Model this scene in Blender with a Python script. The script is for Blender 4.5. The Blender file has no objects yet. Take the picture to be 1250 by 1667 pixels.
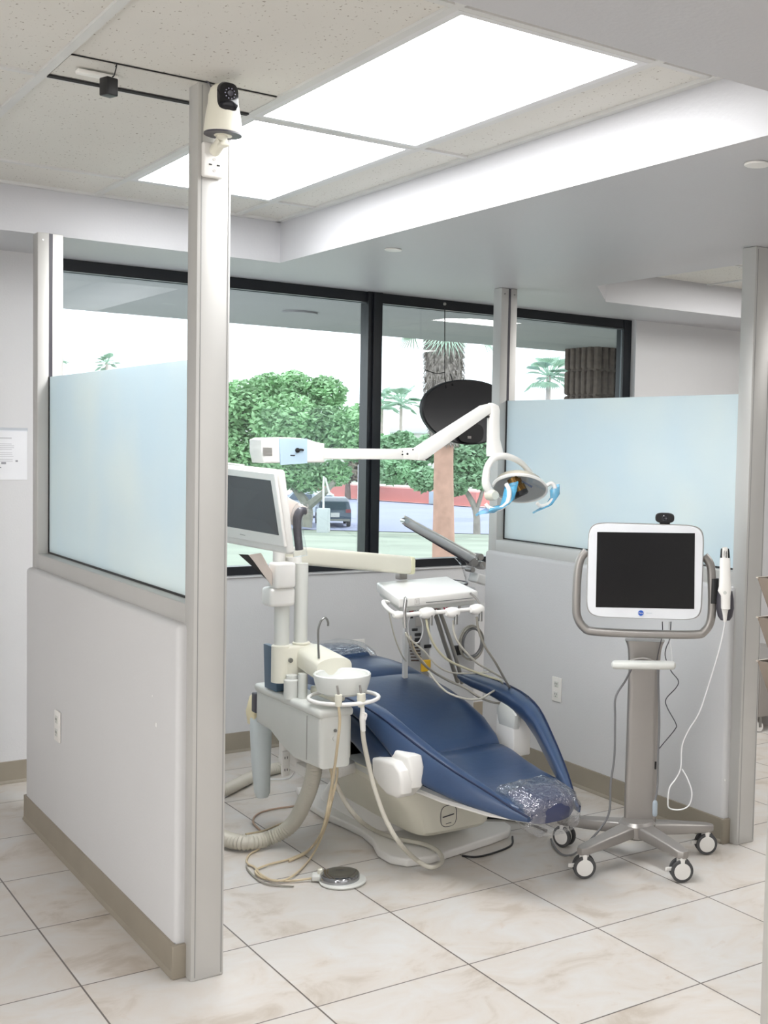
import bpy, bmesh, math, random
from mathutils import Vector, Matrix
random.seed(7)
sc = bpy.context.scene
PI = math.pi

# ---------------------------------------------------------------- camera
FPX, CX, CY, CAMH = 1956.7, 909.6, 833.5, 1.6
YAW, PITCH, ROLL = 0.6436, -0.0533, 0.0248
ca, sa, cb, sb, cc, ss = math.cos(YAW), math.sin(YAW), math.cos(PITCH), math.sin(PITCH), math.cos(ROLL), math.sin(ROLL)
FW = Vector((sa*cb, ca*cb, sb)); r0 = Vector((ca, -sa, 0)); u0 = r0.cross(FW)
RT = cc*r0 + ss*u0; UP = -ss*r0 + cc*u0
CAMP = Vector((0, 0, CAMH))
cd = bpy.data.cameras.new('camera'); cam = bpy.data.objects.new('camera', cd); sc.collection.objects.link(cam)
cam.matrix_world = Matrix(((RT.x, UP.x, -FW.x, 0), (RT.y, UP.y, -FW.y, 0), (RT.z, UP.z, -FW.z, CAMH), (0, 0, 0, 1)))
cd.sensor_fit = 'VERTICAL'; cd.sensor_height = 36; cd.sensor_width = 27
cd.lens = FPX/1667*36; cd.shift_x = -(CX-625)/1667; cd.clip_start = 0.05; cd.clip_end = 600
sc.camera = cam

# ---------------------------------------------------------------- world and lamps
w = bpy.data.worlds.new('world'); sc.world = w; w.use_nodes = True
bg = w.node_tree.nodes['Background']; bg.inputs[0].default_value = (0.86, 0.94, 1.0, 1); bg.inputs[1].default_value = 1.9
sc.view_settings.view_transform = 'Standard'; sc.view_settings.look = 'None'
sc.view_settings.exposure = 0.48; sc.view_settings.gamma = 1.0; sc.view_settings.use_curve_mapping = False
sc.cycles.use_denoising = True
sc.cycles.max_bounces = 8; sc.cycles.diffuse_bounces = 5; sc.cycles.transparent_max_bounces = 12
sc.cycles.sample_clamp_indirect = 6
def area(name, loc, sx, sy, power, rot=(0, 0, 0), col=(1, .985, .965)):
    l = bpy.data.lights.new(name, 'AREA'); l.shape = 'RECTANGLE'; l.size = sx; l.size_y = sy; l.energy = power; l.color = col
    o = bpy.data.objects.new(name, l); o.location = loc; o.rotation_euler = rot; sc.collection.objects.link(o); return o
TROFFER = 10.5       # brightness of the ceiling light diffusers
for i, (lx, ly) in enumerate([(-1.0, 0.3), (1.9, 0.3), (4.6, 0.3), (4.9, 2.6), (4.6, -2.0), (1.4, -2.0), (-2.0, 3.6), (-1.2, -2.0)]):
    area('room_lamp', (lx, ly, 2.38), 0.6, 1.2, 15)
area('bay_lamp', (5.2, 4.2, 2.58), 0.6, 1.2, 30)
area('fill_back', (2.2, -3.2, 1.5), 5.5, 1.5, 14, (-PI/2, 0, PI))  # added fill behind the camera to lift upright surfaces; no window there
area('fill_left', (-3.0, 1.2, 1.5), 4.5, 1.5, 62, (PI/2, 0, -PI/2))  # added fill from the left, brightens faces turned that way; no window modelled
su = bpy.data.lights.new('sun', 'SUN'); su.energy = 1.2; su.angle = 0.05; su.color = (1, .95, .88)
so = bpy.data.objects.new('sun', su); so.rotation_euler = (math.radians(50), 0, math.radians(115)); sc.collection.objects.link(so)

# ---------------------------------------------------------------- pixel -> world, for taking measurements off the photo
def ray(px, py): return FW*FPX + RT*(px-CX) - UP*(py-CY)
def at(px, py, x=None, y=None, z=None, D=None):
    d = ray(px, py)
    if D is not None: t = D/FPX
    elif x is not None: t = x/d.x
    elif y is not None: t = y/d.y
    else: t = (z-CAMH)/d.z
    return CAMP + d*t

# ---------------------------------------------------------------- materials
def lin(c):
    return tuple((v/255/12.92 if v/255 <= .04045 else ((v/255+.055)/1.055)**2.4) for v in c)
MATS = {}
def mat(name, rgb, rough=.5, metal=0, spec=.5, var=.03, scale=6, bump=0, bscale=80, emit=0, coat=0, alpha=1, trans=0):
    if name in MATS: return MATS[name]
    m = bpy.data.materials.new(name); m.use_nodes = True; nt = m.node_tree; N = nt.nodes; L = nt.links
    b = N['Principled BSDF']; c = lin(rgb)
    b.inputs['Roughness'].default_value = rough; b.inputs['Metallic'].default_value = metal
    b.inputs['Specular IOR Level'].default_value = spec; b.inputs['Coat Weight'].default_value = coat
    b.inputs['Alpha'].default_value = alpha; b.inputs['Transmission Weight'].default_value = trans
    tc = N.new('ShaderNodeTexCoord')
    n = N.new('ShaderNodeTexNoise'); n.inputs['Scale'].default_value = scale; n.inputs['Detail'].default_value = 4
    L.new(tc.outputs['Object'], n.inputs['Vector'])
    r = N.new('ShaderNodeValToRGB'); r.color_ramp.elements[0].position = .3; r.color_ramp.elements[1].position = .7
    r.color_ramp.elements[0].color = (*[v*(1-var) for v in c], 1); r.color_ramp.elements[1].color = (*[min(1, v*(1+var)) for v in c], 1)
    L.new(n.outputs['Fac'], r.inputs['Fac']); L.new(r.outputs['Color'], b.inputs['Base Color'])
    if emit:
        L.new(r.outputs['Color'], b.inputs['Emission Color']); b.inputs['Emission Strength'].default_value = emit
    if bump:
        n2 = N.new('ShaderNodeTexNoise'); n2.inputs['Scale'].default_value = bscale; n2.inputs['Detail'].default_value = 3
        L.new(tc.outputs['Object'], n2.inputs['Vector'])
        bp = N.new('ShaderNodeBump'); bp.inputs['Strength'].default_value = bump; bp.inputs['Distance'].default_value = .01
        L.new(n2.outputs['Fac'], bp.inputs['Height']); L.new(bp.outputs['Normal'], b.inputs['Normal'])
    MATS[name] = m; return m

M_wall = mat('wall_paint', (208, 208, 209), .6, var=.015, scale=1.5, bump=.08, bscale=120)
M_soffit = mat('soffit_paint', (190, 190, 193), .45, var=.01, scale=1.2, bump=.08, bscale=90)
M_alu = mat('aluminium_frame', (196, 195, 192), .42, .35, var=.03, scale=3)
M_black = mat('black_frame', (18, 22, 28), .3)
M_base = mat('baseboard_vinyl', (146, 138, 124), .5, var=.05, scale=5)
M_white = mat('white_plastic', (232, 230, 226), .35, var=.01)
M_cream = mat('cream_plastic', (226, 223, 208), .38, var=.015)
M_greyw = mat('grey_white_plastic', (212, 213, 208), .4, var=.02)
M_silver = mat('silver_paint', (160, 156, 152), .35, .55, var=.04, scale=4)
M_chrome = mat('chrome', (200, 200, 200), .15, 1)
M_steel = mat('brushed_steel', (150, 150, 148), .3, .9)
M_blk = mat('black_plastic', (22, 22, 24), .4)
M_dark = mat('dark_grey_plastic', (70, 68, 76), .4)
M_screen = mat('screen_glass', (26, 26, 27), .12, spec=.4, var=.0)
M_vinyl = mat('blue_vinyl', (47, 68, 101), .32, spec=.6, var=.05, scale=8, bump=.06, bscale=30)
M_piping = mat('dark_blue_piping', (22, 34, 66), .4)
M_waste = mat('slate_blue_plastic', (72, 98, 120), .45)
M_hose = mat('grey_hose', (196, 192, 180), .45)
M_tan = mat('tan_hose', (206, 190, 160), .45)
M_taupe = mat('taupe_hose', (150, 146, 136), .45)
M_gcord = mat('grey_cord', (120, 120, 122), .5)
M_wcord = mat('white_cord', (235, 235, 235), .5)
M_tire = mat('grey_rubber', (75, 75, 76), .6)
M_copper = mat('amber_reflector', (120, 92, 50), .2, .8)

def floor_mat():
    m = bpy.data.materials.new('marble_look_floor_tile'); m.use_nodes = True; nt = m.node_tree; N = nt.nodes; L = nt.links
    b = N['Principled BSDF']; b.inputs['Roughness'].default_value = .32; b.inputs['Specular IOR Level'].default_value = .35
    tc = N.new('ShaderNodeTexCoord'); sp = N.new('ShaderNodeSeparateXYZ'); L.new(tc.outputs['Object'], sp.inputs[0])
    def math_(op, a, b_=None):
        n = N.new('ShaderNodeMath'); n.operation = op
        for i, v in enumerate((a, b_)):
            if v is None: continue
            if isinstance(v, (int, float)): n.inputs[i].default_value = v
            else: L.new(v, n.inputs[i])
        return n.outputs[0]
    def lines(out, off, pitch):
        t = math_('DIVIDE', math_('SUBTRACT', out, off), pitch)
        f = math_('FRACT', t)
        d = math_('MULTIPLY', math_('MINIMUM', f, math_('SUBTRACT', 1.0, f)), pitch)
        return math_('LESS_THAN', d, .0026), math_('FLOOR', t)
    gx, ix = lines(sp.outputs[0], .968, .509); gy, iy = lines(sp.outputs[1], 3.552, .4985)
    g = math_('MAXIMUM', gx, gy)
    cid = N.new('ShaderNodeCombineXYZ'); L.new(ix, cid.inputs[0]); L.new(iy, cid.inputs[1])
    wn = N.new('ShaderNodeTexWhiteNoise'); L.new(cid.outputs[0], wn.inputs[0])
    off = N.new('ShaderNodeVectorMath'); off.operation = 'MULTIPLY_ADD'
    L.new(wn.outputs['Color'], off.inputs[0]); off.inputs[1].default_value = (9, 9, 9); L.new(tc.outputs['Object'], off.inputs[2])
    st = N.new('ShaderNodeMapping'); st.inputs['Scale'].default_value = (1, 1.25, 1); st.inputs['Rotation'].default_value = (0, 0, .5); L.new(off.outputs[0], st.inputs[0])
    n1 = N.new('ShaderNodeTexNoise'); n1.inputs['Scale'].default_value = 4.2; n1.inputs['Detail'].default_value = 8; n1.inputs['Roughness'].default_value = .62; n1.inputs['Distortion'].default_value = .7
    n2 = N.new('ShaderNodeTexNoise'); n2.inputs['Scale'].default_value = 7; n2.inputs['Detail'].default_value = 9; n2.inputs['Roughness'].default_value = .7; n2.inputs['Distortion'].default_value = 1.2
    L.new(st.outputs[0], n1.inputs['Vector']); L.new(st.outputs[0], n2.inputs['Vector'])
    r = N.new('ShaderNodeValToRGB'); e = r.color_ramp.elements
    e[0].position = .32; e[0].color = (*lin((184, 174, 162)), 1); e[1].position = .56; e[1].color = (*lin((204, 200, 195)), 1)
    x = e.new(.45); x.color = (*lin((202, 195, 187)), 1); x = e.new(.7); x.color = (*lin((206, 205, 203)), 1)
    L.new(n1.outputs['Fac'], r.inputs['Fac'])
    r2 = N.new('ShaderNodeValToRGB'); r2.color_ramp.elements[0].position = .62; r2.color_ramp.elements[1].position = .78
    r2.color_ramp.elements[0].color = (0, 0, 0, 1); r2.color_ramp.elements[1].color = (.6, .6, .6, 1)
    L.new(n2.outputs['Fac'], r2.inputs['Fac'])
    mx = N.new('ShaderNodeMixRGB'); L.new(r2.outputs[0], mx.inputs[0]); L.new(r.outputs[0], mx.inputs[1]); mx.inputs[2].default_value = (*lin((186, 158, 134)), 1)
    mg = N.new('ShaderNodeMixRGB'); L.new(g, mg.inputs[0]); L.new(mx.outputs[0], mg.inputs[1]); mg.inputs[2].default_value = (*lin((104, 97, 92)), 1)
    L.new(mg.outputs[0], b.inputs['Base Color'])
    bp = N.new('ShaderNodeBump'); bp.inputs['Strength'].default_value = .4; bp.inputs['Distance'].default_value = .002; bp.invert = True
    L.new(g, bp.inputs['Height']); L.new(bp.outputs[0], b.inputs['Normal'])
    return m
M_floor = floor_mat()
def tile_mat():
    m = mat('acoustic_tile', (214, 212, 206), .9, var=.02, scale=3); nt = m.node_tree; N = nt.nodes; L = nt.links; b = N['Principled BSDF']
    old = b.inputs['Base Color'].links[0].from_socket
    tc = N.new('ShaderNodeTexCoord'); mp = N.new('ShaderNodeMapping'); mp.inputs['Scale'].default_value = (1, .6, 1); L.new(tc.outputs['Object'], mp.inputs[0])
    v = N.new('ShaderNodeTexNoise'); v.inputs['Scale'].default_value = 120; v.inputs['Detail'].default_value = 2; L.new(mp.outputs[0], v.inputs['Vector'])
    r = N.new('ShaderNodeValToRGB'); r.color_ramp.elements[0].position = .66; r.color_ramp.elements[1].position = .72
    r.color_ramp.elements[0].color = (0, 0, 0, 1); r.color_ramp.elements[1].color = (1, 1, 1, 1); L.new(v.outputs['Fac'], r.inputs[0])
    mx = N.new('ShaderNodeMixRGB'); L.new(r.outputs[0], mx.inputs[0]); L.new(old, mx.inputs[1]); mx.inputs[2].default_value = (*lin((150, 143, 134)), 1)
    L.new(mx.outputs[0], b.inputs['Base Color']); return m
M_tile = tile_mat()
def diffuser():
    m = bpy.data.materials.new('lit_diffuser'); m.use_nodes = True; N = m.node_tree.nodes; b = N['Principled BSDF']
    b.inputs['Base Color'].default_value = (1, 1, 1, 1); b.inputs['Emission Color'].default_value = (.98, .99, 1, 1); b.inputs['Emission Strength'].default_value = TROFFER; return m
M_diff = diffuser()
def frost(name, c1, c2, tr=.55):
    m = bpy.data.materials.new(name); m.use_nodes = True; nt = m.node_tree; N = nt.nodes; L = nt.links; N.remove(N['Principled BSDF'])
    out = N['Material Output']; tc = N.new('ShaderNodeTexCoord'); n = N.new('ShaderNodeTexNoise'); n.inputs['Scale'].default_value = 1.6; n.inputs['Detail'].default_value = 2
    L.new(tc.outputs['Object'], n.inputs['Vector']); r = N.new('ShaderNodeValToRGB'); r.color_ramp.elements[0].position = .35; r.color_ramp.elements[1].position = .65
    r.color_ramp.elements[0].color = (*lin(c1), 1); r.color_ramp.elements[1].color = (*lin(c2), 1); L.new(n.outputs['Fac'], r.inputs[0])
    d = N.new('ShaderNodeBsdfDiffuse'); t = N.new('ShaderNodeBsdfTranslucent'); g = N.new('ShaderNodeBsdfGlossy'); g.inputs['Roughness'].default_value = .25
    L.new(r.outputs[0], d.inputs[0]); L.new(r.outputs[0], t.inputs[0])
    a = N.new('ShaderNodeMixShader'); a.inputs[0].default_value = tr; L.new(d.outputs[0], a.inputs[1]); L.new(t.outputs[0], a.inputs[2])
    b = N.new('ShaderNodeMixShader'); b.inputs[0].default_value = .05; L.new(a.outputs[0], b.inputs[1]); L.new(g.outputs[0], b.inputs[2]); L.new(b.outputs[0], out.inputs[0]); return m
M_frost = frost('frosted_glass', (228, 241, 247), (238, 246, 246))
def clear(name, tint=(1, 1, 1), rough=.0, gl=None, bump=0, bscale=20):
    m = bpy.data.materials.new(name); m.use_nodes = True; nt = m.node_tree; N = nt.nodes; L = nt.links; N.remove(N['Principled BSDF'])
    out = N['Material Output']; t = N.new('ShaderNodeBsdfTransparent'); t.inputs[0].default_value = (*tint, 1)
    g = N.new('ShaderNodeBsdfGlossy'); g.inputs['Roughness'].default_value = rough
    mx = N.new('ShaderNodeMixShader'); L.new(t.outputs[0], mx.inputs[1]); L.new(g.outputs[0], mx.inputs[2])
    f = N.new('ShaderNodeLayerWeight'); f.inputs[0].default_value = .5
    pw = N.new('ShaderNodeMath'); pw.operation = 'POWER'; L.new(f.outputs['Facing'], pw.inputs[0]); pw.inputs[1].default_value = 4.0
    ma = N.new('ShaderNodeMath'); ma.operation = 'MULTIPLY_ADD'; L.new(pw.outputs[0], ma.inputs[0]); ma.inputs[1].default_value = .8; ma.inputs[2].default_value = ((gl or 1.45)-1)**2/((gl or 1.45)+1)**2*2; ma.use_clamp = True
    L.new(ma.outputs[0], mx.inputs[0])
    if bump:
        tc = N.new('ShaderNodeTexCoord'); n = N.new('ShaderNodeTexNoise'); n.inputs['Scale'].default_value = bscale; n.inputs['Detail'].default_value = 2; n.inputs['Distortion'].default_value = 1.5; L.new(tc.outputs['Object'], n.inputs['Vector'])
        bp = N.new('ShaderNodeBump'); bp.inputs['Strength'].default_value = bump; bp.inputs['Distance'].default_value = .05; L.new(n.outputs['Fac'], bp.inputs['Height']); L.new(bp.outputs[0], g.inputs['Normal']); L.new(bp.outputs[0], f.inputs['Normal'])
    L.new(mx.outputs[0], out.inputs[0]); return m
M_glass = clear('window_glass', (.955, .97, .968))
M_film = clear('clear_plastic_film', (.93, .94, .96), .05, 1.9, .3, 45)
M_film2 = clear('thin_plastic_film', (.96, .97, .98), .08, 1.45, .25, 30)
M_bluefilm = mat('blue_barrier_film', (90, 185, 228), .2, alpha=.62, var=.15, scale=40, bump=.3)
M_paleblue = clear('pale_blue_film', (.72, .86, .96), .35, 1.35)
M_smoke = mat('smoked_acrylic', (140, 128, 116), .2, alpha=.82)
M_lens = clear('clear_polycarbonate', (.93, .95, .97), .05, 1.5)

# ---------------------------------------------------------------- mesh builder
class MB:
    def __init__(s): s.v = []; s.f = []
    def add(s, vs, fs):
        o = len(s.v); s.v += [tuple(p) for p in vs]; s.f += [tuple(i+o for i in f) for f in fs]; return s
    def box(s, c, d, rz=0, bevel=0, seg=3, R=None):
        bm = bmesh.new(); bmesh.ops.create_cube(bm, size=1)
        for v in bm.verts: v.co = Vector((v.co.x*d[0], v.co.y*d[1], v.co.z*d[2]))
        if bevel: bmesh.ops.bevel(bm, geom=bm.edges[:], offset=min(bevel, min(d)*.499), segments=seg, affect='EDGES', profile=.5)
        Mx = R if R is not None else Matrix.Rotation(rz, 3, 'Z')
        return s.frombm(bm, Mx, Vector(c))
    def span(s, a, b, bevel=0, seg=3):
        return s.box([(a[i]+b[i])/2 for i in range(3)], [abs(a[i]-b[i]) for i in range(3)], bevel=bevel, seg=seg)
    def frombm(s, bm, Mx=None, c=Vector((0, 0, 0))):
        bm.verts.ensure_lookup_table(); bm.verts.index_update()
        vs = [((Mx @ v.co) if Mx else v.co)+c for v in bm.verts]; fs = [[v.index for v in f.verts] for f in bm.faces]; bm.free(); return s.add(vs, fs)
    def prism(s, pts, axis, a, b, bevel=0, seg=2):
        # pts: outline as 3-D points lying in one plane; extruded from a to b along axis (0,1,2)
        bm = bmesh.new(); lo = []
        for p in pts:
            q = list(p); q[axis] = a; lo.append(bm.verts.new(q))
        f = bm.faces.new(lo); r = bmesh.ops.extrude_face_region(bm, geom=[f])
        for v in [g for g in r['geom'] if isinstance(g, bmesh.types.BMVert)]: v.co[axis] = b
        bmesh.ops.recalc_face_normals(bm, faces=bm.faces[:])
        if bevel:
            es = [e for e in bm.edges if abs(e.verts[0].co[axis]-e.verts[1].co[axis]) < 1e-6]
            bmesh.ops.bevel(bm, geom=es, offset=bevel, segments=seg, affect='EDGES', profile=.5)
        return s.frombm(bm)
    def tube(s, pts, r, seg=10, sm=4, closed=False, ell=None, caps=True):
        P = [Vector(p) for p in pts]; n = len(P)
        rr = r if isinstance(r, (list, tuple)) else [r]*n
        if sm > 1 and n > 2:
            Q = []; RR = []
            for i in range(n if closed else n-1):
                p0 = P[(i-1) % n] if (closed or i > 0) else P[0]*2-P[1]; p1 = P[i]; p2 = P[(i+1) % n]; p3 = P[(i+2) % n] if (closed or i+2 < n) else P[-1]*2-P[-2]
                for k in range(sm):
                    t = k/sm; Q.append(.5*((2*p1)+(p2-p0)*t+(2*p0-5*p1+4*p2-p3)*t*t+(3*p1-p0-3*p2+p3)*t**3)); RR.append(rr[i]*(1-t)+rr[(i+1) % n]*t)
            if not closed: Q.append(P[-1]); RR.append(rr[-1])
            P, rr = Q, RR
        n = len(P); up = None; vs = []; fs = []
        for i in range(n):
            if closed: t = P[(i+1) % n]-P[i-1]
            else: t = P[min(i+1, n-1)]-P[max(i-1, 0)]
            if t.length < 1e-9: t = Vector((0, 0, 1))
            t.normalize()
            if up is None: up = Vector((0, 0, 1)) if abs(t.z) < .9 else Vector((0, 1, 0))
            sd = t.cross(up); sd.normalize(); up = sd.cross(t); up.normalize()
            for k in range(seg):
                a = 2*PI*k/seg; ea, eb = (ell if ell else (1, 1))
                vs.append(P[i]+(sd*math.cos(a)*ea+up*math.sin(a)*eb)*rr[i])
        m = n if closed else n-1
        for i in range(m):
            for k in range(seg):
                a = i*seg+k; b = i*seg+(k+1) % seg; c = ((i+1) % n)*seg+(k+1) % seg; d = ((i+1) % n)*seg+k; fs.append((a, b, c, d))
        if not closed and caps: fs += [tuple(range(seg-1, -1, -1)), tuple((n-1)*seg+k for k in range(seg))]
        return s.add(vs, fs)
    def lathe(s, prof, c=(0, 0, 0), seg=32, axis='Z', R=None, sc_=(1, 1)):
        vs = []; fs = []; n = len(prof); c = Vector(c)
        for (r, z) in prof:
            for k in range(seg):
                a = 2*PI*k/seg; p = Vector((r*math.cos(a)*sc_[0], r*math.sin(a)*sc_[1], z))
                if axis == 'X': p = Vector((p.z, p.x, p.y))
                if axis == 'Y': p = Vector((p.x, p.z, p.y))
                if R is not None: p = R @ p
                vs.append(c+p)
        for i in range(n-1):
            for k in range(seg): fs.append((i*seg+k, i*seg+(k+1) % seg, (i+1)*seg+(k+1) % seg, (i+1)*seg+k))
        if prof[0][0] > 1e-6: fs.append(tuple(range(seg-1, -1, -1)))
        if prof[-1][0] > 1e-6: fs.append(tuple((n-1)*seg+k for k in range(seg)))
        return s.add(vs, fs)
    def loft(s, secs, caps=True):
        n = len(secs[0]); vs = [p for q in secs for p in q]; fs = []
        for i in range(len(secs)-1):
            for k in range(n): fs.append((i*n+k, i*n+(k+1) % n, (i+1)*n+(k+1) % n, (i+1)*n+k))
        if caps: fs += [tuple(range(n-1, -1, -1)), tuple((len(secs)-1)*n+k for k in range(n))]
        return s.add(vs, fs)
    def build(s, name, m, parent=None, ang=35, sub=0, flat=False):
        me = bpy.data.meshes.new(name); me.from_pydata(s.v, [], s.f); me.update()
        bm = bmesh.new(); bm.from_mesh(me); bmesh.ops.recalc_face_normals(bm, faces=bm.faces[:]); bm.to_mesh(me); bm.free()
        if not flat:
            me.shade_smooth(); me.set_sharp_from_angle(angle=math.radians(ang))
        for q in (m if isinstance(m, (list, tuple)) else [m]): me.materials.append(q)
        o = bpy.data.objects.new(name, me); sc.collection.objects.link(o)
        if parent is not None:
            o.parent = parent; o.matrix_parent_inverse = parent.matrix_world.inverted()
        if sub:
            md = o.modifiers.new('smooth', 'SUBSURF'); md.levels = sub; md.render_levels = sub
        return o
def tag(o, label=None, cat=None, group=None, kind=None):
    for k, v in (('label', label), ('category', cat), ('group', group), ('kind', kind)):
        if v: o[k] = v
    return o
def thing(name, loc, label, cat, group=None):
    o = bpy.data.objects.new(name, None); o.location = loc; o.empty_display_size = .05; sc.collection.objects.link(o)
    o.matrix_world = Matrix.Translation(loc); return tag(o, label, cat, group)
def struct(mb, name, m, ang=35, **k): return tag(mb.build(name, m, None, ang, **k), kind='structure')
def text(s, name, size, loc, xd, yd, m, parent, off=.0008):
    cu = bpy.data.curves.new('t', 'FONT'); cu.body = s; cu.size = size; cu.extrude = .0004; cu.align_x = 'CENTER'; cu.align_y = 'CENTER'
    o = bpy.data.objects.new('t', cu); sc.collection.objects.link(o)
    me = bpy.data.meshes.new_from_object(o.evaluated_get(bpy.context.evaluated_depsgraph_get())); bpy.data.objects.remove(o)
    xd = Vector(xd).normalized(); yd = Vector(yd).normalized(); zd = xd.cross(yd)
    Mx = Matrix((xd, yd, zd)).transposed()
    for v in me.vertices: v.co = Mx @ v.co + Vector(loc) + zd*off
    me.materials.clear(); me.materials.append(m); me.name = name
    q = bpy.data.objects.new(name, me); sc.collection.objects.link(q)
    if parent is not None: q.parent = parent; q.matrix_parent_inverse = parent.matrix_world.inverted()
    return q
def sq(n, w, h, p=2.5):
    """superellipse outline (x, z) with half sizes w, h"""
    o = []
    for k in range(n):
        a = 2*PI*k/n; c, s_ = math.cos(a), math.sin(a)
        o.append((w*math.copysign(abs(c)**(2/p), c), h*math.copysign(abs(s_)**(2/p), s_)))
    return o

# ================================================================ SETTING
ZC, ZW = 2.42, 2.615        # soffit, ceiling inside the raised well
YW = 5.85                   # face of the window wall
X0, X1, Y0 = -3.2, 8.6, -3.4
struct(MB().span((X0, Y0, -.1), (X1, YW, 0)), 'floor', M_floor)
# soffit slab with two raised wells
WX0, WX1, WY0, WY1 = -.9, 2.306, 1.95, 5.265
UX0, UX1, UY0, UY1 = 3.80, 7.6, 2.6, 5.265
c = MB()
c.span((X0, Y0, ZC), (X1, WY0, ZC+.35)); c.span((X0, WY1, ZC), (X1, YW+.12, ZC+.35))
c.span((X0, WY0, ZC), (WX0, WY1, ZC+.35)); c.span((WX1, WY0, ZC), (UX0, WY1, ZC+.35))
c.span((UX0, WY0, ZC), (X1, UY0, ZC+.35)); c.span((UX1, UY0, ZC), (X1, UY1, ZC+.35))
c.prism([(UX0, 4.79, 0), (UX0, UY1, 0), (4.24, UY1, 0)], 2, ZC, ZC+.34)
struct(c, 'ceiling', M_soffit)
c = MB(); c.span((WX0, WY0, ZW), (WX1, WY1, ZW+.1)); c.span((UX0, UY0, ZW-.02), (UX1, UY1, ZW+.1))
struct(c, 'ceiling', M_tile)
# suspended ceiling grid: flat T bars
g = MB(); T = .012
for x in (-.345, .265, .875, 1.485, 2.095):
    g.span((x-T, WY0, ZW-.008), (x+T, WY1, ZW+.002))
for y in (2.42, 3.64, 4.86):
    g.span((WX0, y-T, ZW-.0075), (WX1, y+T, ZW+.002))
g.span((WX1-.022, WY0, ZW-.012), (WX1, WY1, ZW+.002)); g.span((WX0, WY1-.022, ZW-.012), (WX1, WY1, ZW+.002)); g.span((WX0, WY0, ZW-.012), (WX1, WY0+.022, ZW+.002))
for x in (4.41, 5.02, 5.63): g.span((x-T, UY0, ZW-.028), (x+T, UY1, ZW-.015))
for y in (3.4, 4.62): g.span((UX0, y-T, ZW-.027), (UX1, y+T, ZW-.015))
struct(g, 'trim_1', mat('ceiling_grid_paint', (206, 206, 204), .5))
# cut filler strip with a dark open joint beside the post
s_ = MB(); s_.span((.89, 3.402, ZW-.006), (1.472, 3.606, ZW-.0035))
struct(s_, 'trim_2', M_tile)
s_ = MB(); s_.span((.887, 3.606, ZW-.0115), (1.473, 3.629, ZW-.0085)); s_.span((.89, 3.3975, ZW-.0035), (1.475, 3.4015, ZW-.001))
struct(s_, 'trim_3', mat('dark_joint', (30, 30, 30), .8))
# walls
wl = MB()
WZ0, WZ1, WXL, WXR = .905, ZC, 1.41, 4.965
wl.span((X0, YW, 0), (WXL, YW+.15, ZC)); wl.span((WXR, YW, 0), (X1, YW+.15, ZC)); wl.span((WXL, YW, -.1), (WXR, YW+.15, WZ0))
struct(wl, 'wall_window', M_wall)
struct(MB().span((X0-.1, Y0, 0), (X0, YW, ZC)), 'wall_left', M_wall)
struct(MB().span((X1, Y0, 0), (X1+.1, YW, ZC)), 'wall_right', M_wall)
struct(MB().span((X0, Y0-.1, 0), (X1, Y0, ZC)), 'wall_back', M_wall)
def cove(mb, a, b, n):
    """cove baseboard along a->b on a wall whose outward normal is n"""
    a = Vector(a); b = Vector(b); n = Vector(n); S = []
    prof = [(0, 0), (.013, 0), (.012, .006), (.006, .014), (.005, .1), (0, .102)]
    for p in (a, b): S.append([p+n*q[0]+Vector((0, 0, q[1]+.0005)) for q in prof])
    mb.loft(S)
b_ = MB(); cove(b_, (X0, YW, 0), (X1, YW, 0), (0, -1, 0)); struct(b_, 'baseboard_window', M_base)

# window: black frame, mullion, panes
wf = MB(); FY = YW+.05
wf.span((WXL, FY, ZC-.055), (WXR, FY+.07, ZC)); wf.span((WXL, FY, WZ0), (WXR, FY+.07, WZ0+.045))
wf.span((WXL, FY, WZ0), (WXL+.05, FY+.07, ZC)); wf.span((WXR-.06, FY-.005, WZ0), (WXR, FY+.07, ZC))
wf.span((3.09, FY-.02, WZ0), (3.175, FY+.07, ZC)); wf.span((3.115, FY-.035, WZ0+.01), (3.15, FY-.02, ZC-.01))
struct(wf, 'window_1', M_black)
ed = MB(); ed.span((WXL+.05, FY+.002, ZC-.064), (WXR-.06, FY+.01, ZC-.058)); ed.span((3.175, FY+.002, WZ0+.045), (3.18, FY+.02, ZC-.06)); ed.span((WXR-.075, FY+.002, WZ0+.045), (WXR-.069, FY+.01, ZC-.06))
wfo = bpy.data.objects['window_1']
ed.build('glazing_bead', mat('grey_bead', (110, 118, 122), .3, .5), wfo)
for (a, b) in ((WXL+.05, 3.09), (3.175, WXR-.06)):
    MB().span((a, FY+.03, WZ0+.045), (b, FY+.036, ZC-.055)).build('pane', M_glass, wfo)
MB().span((WXL, YW-.012, WZ0-.006), (WXR, FY, WZ0+.0), bevel=.002).build('sill', M_wall, wfo)
MB().box((3.16, FY-.05, WZ0+.06), (.02, .04, .035), bevel=.004).build('latch', M_blk, wfo)

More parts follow.
